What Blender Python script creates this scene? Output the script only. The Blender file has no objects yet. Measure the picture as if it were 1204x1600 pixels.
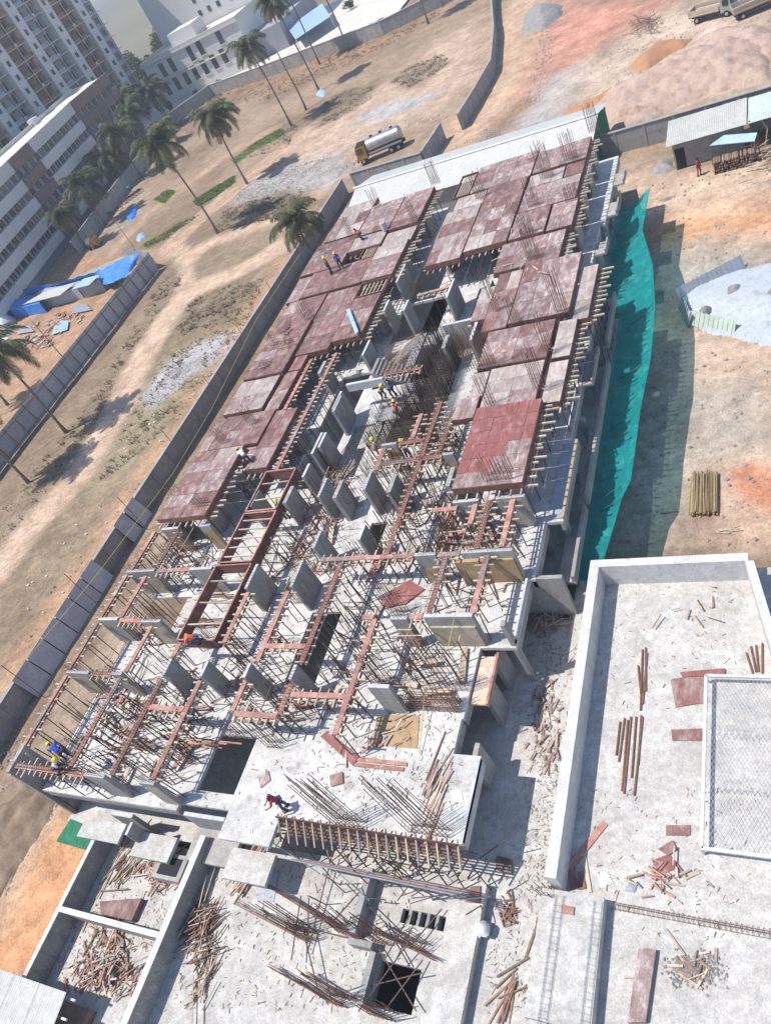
import bpy, math, random
import numpy as np
from mathutils import Vector, Matrix, noise as mnoise
random.seed(11); np.random.seed(11)
rnd = random.random
def ru(a, b): return a + (b - a) * random.random()
S = bpy.context.scene
COL = S.collection
PI = math.pi

# ------------------------------------------------------------------ camera, sky, sun, exposure
CAM_H = 37.4
RC = ((0.8671779605, 0.2772349652, -0.4136945236),      # camera right, down, forward in world axes
      (-0.0789573264, -0.7436661666, -0.6638722568),
      (-0.4916992225, 0.6083596032, -0.6230011780))
FPX = 1197.2                                              # focal length in pixels of the 1204 x 1600 photograph
cam_d = bpy.data.cameras.new('camera'); cam = bpy.data.objects.new('camera', cam_d); COL.objects.link(cam)
cam_d.sensor_fit = 'VERTICAL'; cam_d.sensor_height = 36.0; cam_d.lens = 36.0 * FPX / 1600.0
cam_d.clip_start = 0.1; cam_d.clip_end = 20000
m = Matrix.Identity(4)
for i in range(3):
    m[i][0] = RC[0][i]; m[i][1] = -RC[1][i]; m[i][2] = -RC[2][i]
m[2][3] = CAM_H
cam.matrix_world = m
S.camera = cam

SUN = Vector((-0.45, -0.20, 1.0)).normalized()            # towards the sun
world = bpy.data.worlds.new('World'); S.world = world; world.use_nodes = True
nt = world.node_tree; bg = nt.nodes['Background']
sky = nt.nodes.new('ShaderNodeTexSky'); sky.sky_type = 'NISHITA'; sky.sun_disc = False
sky.sun_elevation = math.asin(SUN.z); sky.sun_rotation = math.atan2(SUN.x, SUN.y)
sky.air_density = 1.0; sky.dust_density = 0.5; sky.ozone_density = 2.0
nt.links.new(sky.outputs[0], bg.inputs[0]); bg.inputs[1].default_value = 0.15
sd = bpy.data.lights.new('sun', 'SUN'); sd.energy = 4.2; sd.angle = math.radians(0.53); sd.color = (1.0, 0.955, 0.89)
so = bpy.data.objects.new('sun', sd); COL.objects.link(so)
so.rotation_euler = (-SUN).to_track_quat('-Z', 'Y').to_euler(); so.location = SUN * 120
S.view_settings.view_transform = 'Standard'; S.view_settings.look = 'None'
S.view_settings.exposure = 0.43; S.view_settings.gamma = 1.0; S.view_settings.use_curve_mapping = False

# ------------------------------------------------------------------ helpers
def at(px, py, z=0.0):
    """world X, Y of the point seen at pixel (px, py) of the photograph at height z"""
    v = ((px - 602) / FPX, (py - 800) / FPX, 1.0)
    d = [sum(RC[k][i] * v[k] for k in range(3)) for i in range(3)]
    t = (z - CAM_H) / d[2]
    return (d[0] * t, d[1] * t)
def A3(px, py, z=0.0):
    x, y = at(px, py, z); return Vector((x, y, z))

class MB:
    def __init__(s): s.v = []; s.f = []
    def hexa(s, pts):
        n = len(s.v); s.v += [tuple(p) for p in pts]
        s.f += [(n, n+3, n+2, n+1), (n+4, n+5, n+6, n+7), (n, n+1, n+5, n+4), (n+1, n+2, n+6, n+5), (n+2, n+3, n+7, n+6), (n+3, n, n+4, n+7)]
        return s
    def box(s, x0, x1, y0, y1, z0, z1):
        return s.hexa([(x0,y0,z0),(x1,y0,z0),(x1,y1,z0),(x0,y1,z0),(x0,y0,z1),(x1,y0,z1),(x1,y1,z1),(x0,y1,z1)])
    def bar(s, p, q, w, h, roll=0.0):
        p = Vector(p); q = Vector(q); d = (q - p).normalized()
        up = Vector((0,0,1)) if abs(d.z) < .95 else Vector((1,0,0))
        a = d.cross(up).normalized(); b = a.cross(d).normalized()
        if roll: a, b = a*math.cos(roll)+b*math.sin(roll), b*math.cos(roll)-a*math.sin(roll)
        a = a * (w/2); b = b * (h/2)
        return s.hexa([p-a-b, p+a-b, q+a-b, q-a-b, p-a+b, p+a+b, q+a+b, q-a+b])
    def tube(s, p, q, r, n=6, r2=None, caps=True):
        p = Vector(p); q = Vector(q); d = (q - p).normalized(); r2 = r if r2 is None else r2
        up = Vector((0,0,1)) if abs(d.z) < .9 else Vector((1,0,0))
        a = d.cross(up).normalized(); b = a.cross(d).normalized(); k = len(s.v)
        for c, rr in ((p, r), (q, r2)):
            for i in range(n):
                t = 2*PI*i/n; s.v.append(tuple(c + a*(math.cos(t)*rr) + b*(math.sin(t)*rr)))
        for i in range(n):
            j = (i+1) % n; s.f.append((k+i, k+j, k+n+j, k+n+i))
        if caps: s.f.append(tuple(k+n+i for i in range(n))); s.f.append(tuple(k+n-1-i for i in range(n)))
        return s
    def path(s, pts, r, n=5):
        pts = [Vector(p) for p in pts]; k0 = len(s.v); N = len(pts)
        for j, p in enumerate(pts):
            d = (pts[min(j+1,N-1)] - pts[max(j-1,0)]).normalized()
            up = Vector((0,0,1)) if abs(d.z) < .9 else Vector((1,0,0))
            a = d.cross(up).normalized(); b = a.cross(d).normalized(); rr = r[j] if isinstance(r, (list, tuple)) else r
            for i in range(n):
                t = 2*PI*i/n; s.v.append(tuple(p + a*(math.cos(t)*rr) + b*(math.sin(t)*rr)))
        for j in range(N-1):
            for i in range(n):
                e = (i+1) % n; s.f.append((k0+j*n+i, k0+j*n+e, k0+(j+1)*n+e, k0+(j+1)*n+i))
        s.f.append(tuple(k0+n-1-i for i in range(n))); s.f.append(tuple(k0+(N-1)*n+i for i in range(n)))
        return s
    def quad(s, a, b, c, d):
        n = len(s.v); s.v += [tuple(a), tuple(b), tuple(c), tuple(d)]; s.f.append((n, n+1, n+2, n+3)); return s
    def tri(s, a, b, c):
        n = len(s.v); s.v += [tuple(a), tuple(b), tuple(c)]; s.f.append((n, n+1, n+2)); return s
    def prism(s, poly, z0, z1):
        ar = sum(poly[i][0]*poly[(i+1) % len(poly)][1] - poly[(i+1) % len(poly)][0]*poly[i][1] for i in range(len(poly)))
        if ar < 0: poly = poly[::-1]
        n = len(s.v); k = len(poly)
        s.v += [(p[0], p[1], z0) for p in poly] + [(p[0], p[1], z1) for p in poly]
        s.f.append(tuple(n+k-1-i for i in range(k))); s.f.append(tuple(n+k+i for i in range(k)))
        for i in range(k):
            j = (i+1) % k; s.f.append((n+i, n+j, n+k+j, n+k+i))
        return s
    def lathe(s, prof, c=(0,0,0), n=12):
        k = len(s.v); m_ = len(prof)
        for (r, z) in prof:
            for i in range(n):
                t = 2*PI*i/n; s.v.append((c[0]+r*math.cos(t), c[1]+r*math.sin(t), c[2]+z))
        for j in range(m_-1):
            for i in range(n):
                e = (i+1) % n; s.f.append((k+j*n+i, k+j*n+e, k+(j+1)*n+e, k+(j+1)*n+i))
        s.f.append(tuple(k+n-1-i for i in range(n))); s.f.append(tuple(k+(m_-1)*n+i for i in range(n)))
        return s
    def mesh(s, name, mat, smooth=False):
        me = bpy.data.meshes.new(name); me.from_pydata(s.v, [], s.f)
        if mat: me.materials.append(mat)
        if smooth: me.polygons.foreach_set('use_smooth', [True]*len(me.polygons))
        me.update(); return me
    def build(s, name, mat, parent=None, smooth=False):
        return link(name, s.mesh(name, mat, smooth), parent)
def wmat(o):
    b = Matrix.Translation(o.location)
    return b if o.parent is None else wmat(o.parent) @ o.matrix_parent_inverse @ b
def link(name, me, parent=None):
    o = bpy.data.objects.new(name, me); COL.objects.link(o)
    if parent is not None:
        o.parent = parent
        o.matrix_parent_inverse = wmat(parent).inverted()
    return o
def tag(o, label=None, cat=None, group=None, kind=None):
    if label: o['label'] = label
    if cat: o['category'] = cat
    if group: o['group'] = group
    if kind: o['kind'] = kind
    return o
def thing(name, label, cat, loc=(0,0,0), group=None):
    o = bpy.data.objects.new(name, None); COL.objects.link(o); o.location = loc; o.empty_display_size = .3
    return tag(o, label, cat, group)
def copy_tree(o, parent=None):
    c = o.copy(); COL.objects.link(c)
    if parent is not None: c.parent = parent
    for ch in list(o.children): copy_tree(ch, c)
    return c
ORD = ['zeroth','first','second','third','fourth','fifth','sixth','seventh','eighth','ninth','tenth','eleventh','twelfth','thirteenth','fourteenth','fifteenth','sixteenth','seventeenth','eighteenth','nineteenth']
def ordw(n):
    if n < 20: return ORD[n]
    t = {2:'twent',3:'thirt',4:'fort',5:'fift'}[n//10]
    return t+'ieth' if n % 10 == 0 else t+'y-'+ORD[n % 10]
BOXES = {}
def pbox(name, mat, parent, c, s, rz=0.0, tilt=(0,0)):
    """a box piece that shares one unit-box mesh per material"""
    if mat.name not in BOXES: BOXES[mat.name] = MB().box(-.5,.5,-.5,.5,-.5,.5).mesh('box_'+mat.name, mat)
    o = link(name, BOXES[mat.name], parent)
    o.location = c; o.scale = s; o.rotation_euler = (tilt[0], tilt[1], rz); return o
PIPES = {}
def ppipe(name, mat, parent, p, q, r, n=6):
    """a straight pipe piece that shares one unit pipe mesh per material"""
    k = (mat.name, n)
    if k not in PIPES: PIPES[k] = MB().tube((0,0,0),(0,0,1),1,n).mesh('pipe_'+mat.name, mat)
    o = link(name, PIPES[k], parent); p = Vector(p); d = Vector(q)-p
    o.location = p; o.rotation_mode = 'QUATERNION'; o.rotation_quaternion = d.to_track_quat('Z','Y'); o.scale = (r, r, d.length); return o
def slab_cells(xs, ys, filled, z0, z1, mb):
    """slab made of grid cells, faces only where a side is open"""
    nx, ny = len(xs)-1, len(ys)-1
    F = lambda i, j: 0 <= i < nx and 0 <= j < ny and filled((xs[i]+xs[i+1])/2, (ys[j]+ys[j+1])/2)
    for i in range(nx):
        for j in range(ny):
            if not F(i, j): continue
            a, b, c, d = xs[i], xs[i+1], ys[j], ys[j+1]
            mb.quad((a,c,z1),(b,c,z1),(b,d,z1),(a,d,z1)); mb.quad((a,d,z0),(b,d,z0),(b,c,z0),(a,c,z0))
            if not F(i-1,j): mb.quad((a,d,z0),(a,c,z0),(a,c,z1),(a,d,z1))
            if not F(i+1,j): mb.quad((b,c,z0),(b,d,z0),(b,d,z1),(b,c,z1))
            if not F(i,j-1): mb.quad((a,c,z0),(b,c,z0),(b,c,z1),(a,c,z1))
            if not F(i,j+1): mb.quad((b,d,z0),(a,d,z0),(a,d,z1),(b,d,z1))

# ------------------------------------------------------------------ materials
def mat(name, c1, c2=None, scale=1.5, rough=.85, metal=0.0, bump=.0, rand=.0, c3=None, s3=9.0, t3=(.62,.72), detail=6, bscale=None, mapping=None, attr=None, transl=0.0, hue=0.0, spec=.3, grain=.17, c4=None, s4=1.0, t4=(.6,.7)):
    ma = bpy.data.materials.new(name); ma.use_nodes = True
    n = ma.node_tree; N = n.nodes; L = n.links; b = N['Principled BSDF']
    b.inputs['Roughness'].default_value = rough; b.inputs['Metallic'].default_value = metal
    b.inputs['Specular IOR Level'].default_value = spec
    geo = N.new('ShaderNodeNewGeometry'); oi = N.new('ShaderNodeObjectInfo')
    vec = geo.outputs['Position']
    ad = N.new('ShaderNodeVectorMath'); ad.operation = 'MULTIPLY_ADD'
    L.new(oi.outputs['Random'], ad.inputs[0]); ad.inputs[1].default_value = (37, 53, 19); L.new(vec, ad.inputs[2])
    vec = ad.outputs[0] if rand else vec
    if mapping:
        mp = N.new('ShaderNodeMapping'); mp.inputs['Scale'].default_value = mapping; L.new(vec, mp.inputs[0]); vec = mp.outputs[0]
    if attr:
        at_ = N.new('ShaderNodeAttribute'); at_.attribute_name = attr; colsock = at_.outputs['Color']
    else:
        rg = N.new('ShaderNodeRGB'); rg.outputs[0].default_value = (*c1, 1); colsock = rg.outputs[0]
    def noise(sc, det=detail, ro=.6):
        t = N.new('ShaderNodeTexNoise'); t.inputs['Scale'].default_value = sc; t.inputs['Detail'].default_value = det; t.inputs['Roughness'].default_value = ro
        L.new(vec, t.inputs['Vector']); return t.outputs[0]
    def ramp(sock, a, c):
        r = N.new('ShaderNodeMapRange'); r.inputs[1].default_value = a; r.inputs[2].default_value = c; L.new(sock, r.inputs[0]); return r.outputs[0]
    def mix(fac, a, c, mode='MIX'):
        x = N.new('ShaderNodeMix'); x.data_type = 'RGBA'; x.blend_type = mode
        if isinstance(fac, float): x.inputs[0].default_value = fac
        else: L.new(fac, x.inputs[0])
        for sock, k in ((a, 6), (c, 7)):
            if isinstance(sock, tuple): x.inputs[k].default_value = (*sock, 1)
            else: L.new(sock, x.inputs[k])
        return x.outputs[2]
    if attr:
        for sc_, lo, hi in ((.35,.86,1.14),(1.7,.78,1.2),(7.0,.72,1.26)):
            q = N.new('ShaderNodeMapRange'); q.inputs[1].default_value = .3; q.inputs[2].default_value = .7; q.inputs[3].default_value = lo; q.inputs[4].default_value = hi; L.new(noise(sc_), q.inputs[0])
            vm = N.new('ShaderNodeVectorMath'); vm.operation = 'SCALE'; L.new(colsock, vm.inputs[0]); L.new(q.outputs[0], vm.inputs['Scale']); colsock = vm.outputs[0]
    if c2: colsock = mix(ramp(noise(scale), .36, .64), colsock, c2)
    if c3: colsock = mix(ramp(noise(s3), *t3), colsock, c3)
    if c4: colsock = mix(ramp(noise(s4,7,.7), *t4), colsock, c4)
    if grain and not attr:
        for sc_, g_ in ((2.6,grain*.7),(14.0,grain)):
            q = N.new('ShaderNodeMapRange'); q.inputs[1].default_value = .32; q.inputs[2].default_value = .68; q.inputs[3].default_value = 1-g_; q.inputs[4].default_value = 1+g_; L.new(noise(sc_,5,.7), q.inputs[0])
            vm = N.new('ShaderNodeVectorMath'); vm.operation = 'SCALE'; L.new(colsock, vm.inputs[0]); L.new(q.outputs[0], vm.inputs['Scale']); colsock = vm.outputs[0]
    if rand:
        hs = N.new('ShaderNodeHueSaturation')
        hs.inputs['Value'].default_value = 1
        mr = N.new('ShaderNodeMapRange'); mr.inputs[3].default_value = 1-rand; mr.inputs[4].default_value = 1+rand; L.new(oi.outputs['Random'], mr.inputs[0])
        L.new(mr.outputs[0], hs.inputs['Value']); L.new(colsock, hs.inputs['Color']); colsock = hs.outputs[0]
    L.new(colsock, b.inputs['Base Color'])
    if bump:
        bp = N.new('ShaderNodeBump'); bp.inputs['Strength'].default_value = bump; bp.inputs['Distance'].default_value = .05
        L.new(noise(bscale or scale*6, 4), bp.inputs['Height']); L.new(bp.outputs[0], b.inputs['Normal'])
    if transl:
        tr = N.new('ShaderNodeBsdfTranslucent'); L.new(colsock, tr.inputs[0]); ms = N.new('ShaderNodeMixShader'); ms.inputs[0].default_value = transl
        L.new(b.outputs[0], ms.inputs[1]); L.new(tr.outputs[0], ms.inputs[2]); L.new(ms.outputs[0], N['Material Output'].inputs[0])
    ma['p'] = 1
    return ma
M_ = {}
def MM(name, *a, **k): M_[name] = mat(name, *a, **k); return M_[name]
MM('soil', (.4,.3,.2), None, attr='Col', bump=.6, bscale=1.4, rough=.95, spec=.1)
MM('slab', (.475,.45,.415), (.385,.365,.335), scale=.33, c3=(.53,.51,.475), s3=1.1, t3=(.48,.66), c4=(.30,.295,.29), s4=.55, t4=(.55,.72), bump=.3, bscale=7, spec=.12, grain=.24)
MM('slab_white', (.52,.505,.475), (.42,.405,.38), scale=.4, c3=(.57,.555,.53), s3=1.0, t3=(.48,.66), c4=(.31,.29,.26), s4=.8, t4=(.55,.72), bump=.3, bscale=7, spec=.12, grain=.22)
MM('slab_grey', (.38,.36,.335), (.29,.275,.255), scale=.7, c3=(.46,.44,.41), s3=2.3, t3=(.56,.7), bump=.25, bscale=9, spec=.15)
MM('conc', (.33,.315,.29), (.255,.245,.23), scale=.9, c3=(.40,.385,.36), s3=2.1, t3=(.58,.7), c4=(.19,.16,.13), s4=1.3, t4=(.6,.74), bump=.2, bscale=8, spec=.2, grain=.22, mapping=(1,1,.35))
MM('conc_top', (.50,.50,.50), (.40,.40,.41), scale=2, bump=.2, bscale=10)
MM('conc_old', (.25,.245,.24), (.33,.32,.31), scale=.6, c3=(.17,.165,.16), s3=1.5, t3=(.58,.75), bump=.3, bscale=7)
MM('parapet', (.56,.55,.525), (.48,.47,.45), scale=.7, c3=(.38,.375,.36), s3=1.8, t3=(.6,.75), c4=(.28,.26,.23), s4=3.5, t4=(.64,.74), bump=.15, bscale=8, grain=.18)
MM('ply_dust', (.225,.143,.127), (.30,.215,.197), scale=.7, rand=.2, c3=(.43,.365,.34), s3=1.3, t3=(.48,.72), rough=.6, grain=.32, mapping=(1.5,.7,1), c4=(.12,.062,.05), s4=1.5, t4=(.58,.74))
MM('ply_mid', (.165,.078,.064), (.22,.125,.108), scale=.8, rand=.2, c3=(.33,.25,.225), s3=1.2, t3=(.48,.72), rough=.55, grain=.32, mapping=(1.5,.7,1), c4=(.085,.043,.035), s4=1.5, t4=(.58,.74))
MM('ply_red', (.24,.082,.074), (.265,.105,.094), scale=.8, rand=.06, c3=(.33,.20,.18), s3=1.3, t3=(.52,.74), rough=.5, grain=.2, mapping=(1.5,.7,1))
MM('ply_pale', (.30,.235,.205), (.37,.31,.275), scale=1.0, rand=.18, c3=(.46,.41,.38), s3=1.6, t3=(.48,.7), rough=.7, grain=.26, mapping=(1.6,.6,1))
MM('ply_edge', (.13,.055,.045), (.20,.095,.075), scale=2.5, rand=.2, c3=(.30,.2,.17), s3=5, t3=(.6,.75))
MM('plank_red', (.31,.13,.10), (.42,.24,.19), scale=1.6, rand=.2, c3=(.55,.42,.36), s3=4, t3=(.58,.72))
MM('timber', (.50,.405,.31), (.40,.315,.235), scale=3, rand=.25, c3=(.58,.51,.43), s3=6, t3=(.58,.72))
MM('timber_dark', (.20,.13,.09), (.30,.20,.14), scale=3, rand=.3)
MM('prop', (.085,.06,.05), (.13,.085,.065), scale=5, rough=.6, rand=.2)
MM('rust', (.15,.075,.05), (.22,.12,.085), scale=6, rough=.75, rand=.15)
MM('rebar_dark', (.075,.06,.052), (.12,.085,.07), scale=6, rough=.75)
MM('galv', (.45,.47,.50), (.36,.38,.40), scale=1.2, rough=.45, metal=.5)
MM('white_sheet', (.58,.57,.54), (.52,.51,.48), scale=.4, c3=(.43,.41,.37), s3=1.2, t3=(.6,.8), rough=.55)
MM('panel_grey', (.36,.38,.42), (.30,.32,.35), scale=.7, rand=.12, rough=.5)
MM('panel_white', (.50,.50,.53), (.42,.42,.46), scale=.7, rand=.08, rough=.5)
MM('net', (.01,.34,.345), (.01,.41,.41), scale=.8, transl=.5, rough=.8, c3=(.07,.52,.50), s3=1.1, t3=(.54,.70))
MM('net_green', (.03,.17,.09), (.04,.22,.12), scale=2, transl=.2)
MM('palm_leaf', (.070,.088,.036), (.12,.13,.055), scale=1.2, rand=.35, transl=.3, rough=.6)
MM('palm_dead', (.27,.20,.12), (.35,.27,.17), scale=1.2, rand=.2, transl=.2)
MM('trunk', (.15,.12,.095), (.22,.18,.145), scale=1.5, mapping=(1,1,6))
MM('leaf', (.055,.085,.03), (.10,.12,.04), scale=.9, rand=.25, transl=.2)
MM('scrub', (.20,.16,.105), (.25,.205,.135), scale=.5)
MM('grass', (.12,.19,.05), (.19,.215,.075), scale=.4)
MM('bwhite', (.62,.61,.58), (.56,.55,.53), scale=.15, rough=.8)
MM('bcream', (.60,.56,.49), (.54,.50,.44), scale=.15)
MM('bgrey', (.26,.26,.28), (.31,.31,.33), scale=.2)
MM('bbrown', (.20,.135,.115), (.24,.17,.145), scale=.2)
MM('bochre', (.27,.185,.125), (.22,.15,.10), scale=.2)
MM('roofcream', (.60,.58,.50), (.52,.50,.44), scale=.3)
MM('glass', (.035,.04,.05), (.08,.085,.095), scale=.4, rand=.5, rough=.2, spec=.5)
MM('dark', (.02,.02,.022), None, rough=.8)
MM('tarp_blue', (.035,.17,.52), (.06,.24,.60), scale=1.0, rough=.5, grain=.25)
MM('sheet_blue', (.28,.42,.62), (.36,.48,.64), scale=.8, rough=.4)
MM('sheet_pale', (.46,.455,.41), (.40,.40,.36), scale=.5, rough=.55)
MM('sheet_green', (.50,.56,.48), (.42,.49,.42), scale=.5, rough=.5)
MM('chalk', (.38,.41,.45), (.45,.475,.505), scale=.5, c3=(.30,.325,.36), s3=1.0, t3=(.54,.72), bump=.7, bscale=3)
MM('sand_pale', (.40,.285,.225), (.46,.345,.275), scale=.35, c3=(.30,.19,.14), s3=.7, t3=(.48,.7), bump=1.0, bscale=1.1)
MM('sand_orange', (.42,.22,.12), (.36,.18,.10), scale=.5, bump=.5, bscale=2)
MM('gravel', (.30,.285,.27), (.22,.21,.20), scale=2, bump=.8, bscale=5)
MM('rock', (.45,.42,.39), (.33,.30,.27), scale=1, rand=.3)
MM('bamboo', (.31,.24,.135), (.24,.17,.09), scale=2, rand=.35)
MM('steel', (.45,.46,.47), (.34,.34,.34), scale=.8, rough=.38, metal=.8, c3=(.28,.24,.2), s3=1.5, t3=(.56,.75))
MM('rubber', (.02,.02,.02), None, rough=.8)
MM('yellow', (.42,.22,.04), (.30,.16,.04), scale=2, rough=.6, c3=(.2,.15,.1), s3=2, t3=(.55,.7))
MM('truck_green', (.33,.38,.33), (.26,.30,.27), scale=1.5, rough=.5)
MM('soilbrown', (.17,.12,.08), (.26,.19,.13), scale=.8, bump=.8, bscale=2.5)
MM('cloth_white', (.66,.66,.66), None); MM('cloth_blue', (.03,.10,.42), None); MM('cloth_red', (.38,.05,.07), None)
MM('cloth_orange', (.75,.17,.06), None); MM('cloth_pink', (.65,.22,.20), None); MM('cloth_beige', (.50,.36,.26), None)
MM('cloth_dark', (.05,.05,.07), None); MM('cloth_jean', (.06,.09,.17), None); MM('cloth_brown', (.22,.13,.10), None); MM('cloth_teal', (.30,.55,.48), None)
MM('skin', (.16,.085,.055), None, rough=.6); MM('helmet_yellow', (.75,.55,.02), None, rough=.35); MM('helmet_white', (.75,.76,.74), None, rough=.35)
MM('hair', (.012,.01,.009), None)
MM('wire', (.55,.57,.59), None, rough=.5, metal=.3)
MM('rope', (.60,.45,.12), None)
MM('curing', (.42,.36,.29), (.34,.28,.21), scale=1.2, rand=.1, c3=(.5,.46,.4), s3=3, t3=(.6,.7))
MM('void_shade', (.07,.06,.05), (.1,.085,.07), scale=.8)  # near black, so the voids above it read as deep shade
MM('board_tan', (.34,.23,.12), (.40,.29,.17), scale=1.2, rand=.1)


# ------------------------------------------------------------------ ground
def vnoise(X, Y, sc, seed=0):
    """cheap smooth value noise on arrays"""
    x = X/sc + seed*17.3; y = Y/sc + seed*9.1
    xi = np.floor(x).astype(int); yi = np.floor(y).astype(int); fx = x-xi; fy = y-yi
    fx = fx*fx*(3-2*fx); fy = fy*fy*(3-2*fy)
    h = lambda a, b: (np.sin(a*127.1+b*311.7+seed*7.7)*43758.5453) % 1.0
    return (h(xi,yi)*(1-fx)+h(xi+1,yi)*fx)*(1-fy) + (h(xi,yi+1)*(1-fx)+h(xi+1,yi+1)*fx)*fy
def fbm(X, Y, sc, seed=0, o=4):
    r = 0; a = .5
    for k in range(o): r = r + a*vnoise(X, Y, sc/2**k, seed+k); a *= .5
    return r/(1-.5**o)
gx = np.concatenate([[-9000,-4000,-1800,-900,-500,-320,-240,-205], np.arange(-185,22.1,.5), [40,80,160,400,900,2500,9000]])
gy = np.concatenate([[-9000,-2500,-900,-300,-120,-50,-30], np.arange(-12,240.1,.5), [260,300,360,480,700,1200,2400,5000,9000]])
GX, GY = np.meshgrid(gx, gy)
colr = np.zeros(GX.shape+(3,)); n1 = fbm(GX,GY,14,1); n2 = fbm(GX,GY,3.2,5); n3 = fbm(GX,GY,40,9)
base = np.array([.37,.285,.21]); alt = np.array([.27,.205,.145]); pale = np.array([.45,.36,.275])
t = np.clip((n1-.42)/.2,0,1)[...,None]; colr[:] = base*(1-t)+alt*t
t = np.clip((n3-.52)/.15,0,1)[...,None]*.6; colr[:] = colr*(1-t)+pale*t
warp = (fbm(GX,GY,6,21)-.5)*3.0+(fbm(GX,GY,1.4,31)-.5)*1.6
def sdist(P):
    P = np.array(P, float); d = np.full(GX.shape, 1e9); inside = np.zeros(GX.shape, bool)
    for i in range(len(P)):
        a = P[i]; b = P[(i+1) % len(P)]; e = b-a
        wx = GX-a[0]; wy = GY-a[1]; tt = np.clip((wx*e[0]+wy*e[1])/(e@e+1e-9),0,1)
        d = np.minimum(d, np.hypot(wx-e[0]*tt, wy-e[1]*tt))
        c = ((a[1] > GY) != (b[1] > GY))
        with np.errstate(divide='ignore', invalid='ignore'):
            c &= GX < (b[0]-a[0])*(GY-a[1])/(b[1]-a[1]+1e-12)+a[0]
        inside ^= c
    return np.where(inside, -d, d)
def paint(px, c, feather=1.2, amt=1.0, w=1.0, px_is_world=False, var=.25):
    global colr
    P = px if px_is_world else [at(*p) for p in px]
    s = sdist(P)+warp*w
    k = np.clip(.5-s/(2*feather),0,1)*amt
    cc = np.array(c)[None,None,:]*(1+(n2[...,None]-.5)*2*var)
    colr = colr*(1-k[...,None])+cc*k[...,None]
def stroke(pts, width, c, feather=.8, amt=1.0, w=.5, var=.2):
    global colr
    P = np.array([at(*p) for p in pts]); d = np.full(GX.shape,1e9)
    for a, b in zip(P[:-1], P[1:]):
        e = b-a; wx = GX-a[0]; wy = GY-a[1]; tt = np.clip((wx*e[0]+wy*e[1])/(e@e+1e-9),0,1)
        d = np.minimum(d, np.hypot(wx-e[0]*tt, wy-e[1]*tt))
    k = np.clip(.5-(d-width/2+warp*w)/(2*feather),0,1)*amt
    cc = np.array(c)[None,None,:]*(1+(n2[...,None]-.5)*2*var)
    colr = colr*(1-k[...,None])+cc*k[...,None]
TAN=(.60,.455,.345); ORANGE=(.58,.35,.215); GREY=(.40,.39,.375); REDP=(.62,.32,.25); DRY=(.285,.228,.162); DARKB=(.24,.19,.135); GRN=(.17,.26,.075); SAND=(.60,.47,.36)
paint([(0,520),(0,1050),(150,860),(430,420),(450,380),(270,400),(250,425),(120,580)], DRY, 3, .85)
paint([(300,470),(270,500),(285,525),(340,510),(400,460),(415,432),(370,440)], DARKB, 2.5, .6, 2.5)
paint([(250,560),(150,700),(150,760),(240,690),(360,560),(330,520)], (.33,.295,.20), 3, .6, 2)
paint([(222,625),(235,600),(262,565),(300,540),(340,522),(385,512),(370,540),(330,575),(300,585),(270,615),(240,640)], (.42,.43,.45), .8, .95, .7)
stroke([(452,412),(380,525),(280,680),(200,808),(100,955),(0,1108)], 4.0, ORANGE, 2.5, .8, 1.2)
ROAD = [(0,890),(60,810),(120,745),(185,640),(215,570),(262,495),(300,452),(370,425),(440,385),(470,362)]
stroke(ROAD, 5.0, TAN, .8, 1.0, .18)
stroke([(262,495),(290,440),(293,405),(275,385)], 2.6, TAN, .9, .9)
stroke([(290,400),(345,372),(400,352),(450,335),(500,300)], 4.2, TAN, 1.2, .95)
stroke([(255,395),(300,350),(340,318),(385,280),(430,245),(480,205)], 5.0, (.52,.38,.28), 1.6, .95)
stroke([(170,400),(230,335),(290,290),(350,245),(420,205)], 4.0, (.50,.36,.26), 1.6, .85)
paint([(480,205),(440,240),(470,265),(560,250),(640,200),(720,170),(760,100),(740,30),(690,60),(600,130),(540,165)], (.54,.42,.33), 4, .9, 2)
paint([(560,180),(600,160),(650,150),(690,140),(660,165),(610,185),(575,190)], (.45,.46,.47), 1.5, .9, 1.2)
paint([(610,130),(640,105),(690,85),(705,95),(680,115),(640,135)], DARKB, 1.5, .8, 2)
paint([(500,165),(540,140),(585,135),(580,155),(530,185),(500,200)], (.23,.19,.13), 1.5, .85, 2)
paint([(350,100),(420,110),(520,75),(640,30),(700,0),(690,20),(600,75),(500,115),(420,150),(340,160)], (.36,.24,.16), 2.5, .8, 2)
paint([(362,250),(400,222),(440,200),(445,212),(400,235),(368,256)], GRN, 1, .9, 1.2)
paint([(302,315),(330,295),(366,275),(368,285),(335,308),(310,322)], (.15,.27,.06), 1, .95, .8)
paint([(225,380),(255,365),(285,345),(290,352),(260,372),(230,390)], GRN, 1.2, .8, 1.5)
paint([(240,312),(262,295),(275,300),(258,318)], GRN, 1, .8, 1)
paint([(370,320),(370,300),(400,280),(440,262),(480,250),(540,240),(560,262),(520,285),(470,300),(420,310)], (.44,.44,.44), 1.8, .8, 2)
paint([(335,365),(350,330),(400,312),(470,300),(500,315),(450,335),(390,350)], (.26,.215,.155), 2, .85, 2)
paint([(300,330),(250,365),(240,385),(300,345)], (.26,.20,.12), 1.5, .8, 1.5)
stroke([(820,0),(800,60),(790,130),(740,190),(700,235)], 9, (.55,.40,.29), 2, .95, 1)
paint([(830,170),(850,60),(870,0),(1040,0),(1000,40),(960,60),(900,100),(870,110)], REDP, 4, .9, 2)
paint([(790,215),(820,180),(860,120),(905,105),(900,150),(870,190),(830,215)], (.44,.44,.45), 2, .9, 1.5)
paint([(700,240),(760,200),(820,215),(800,250),(720,262)], (.36,.27,.21), 1.5, .8, 2)
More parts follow.
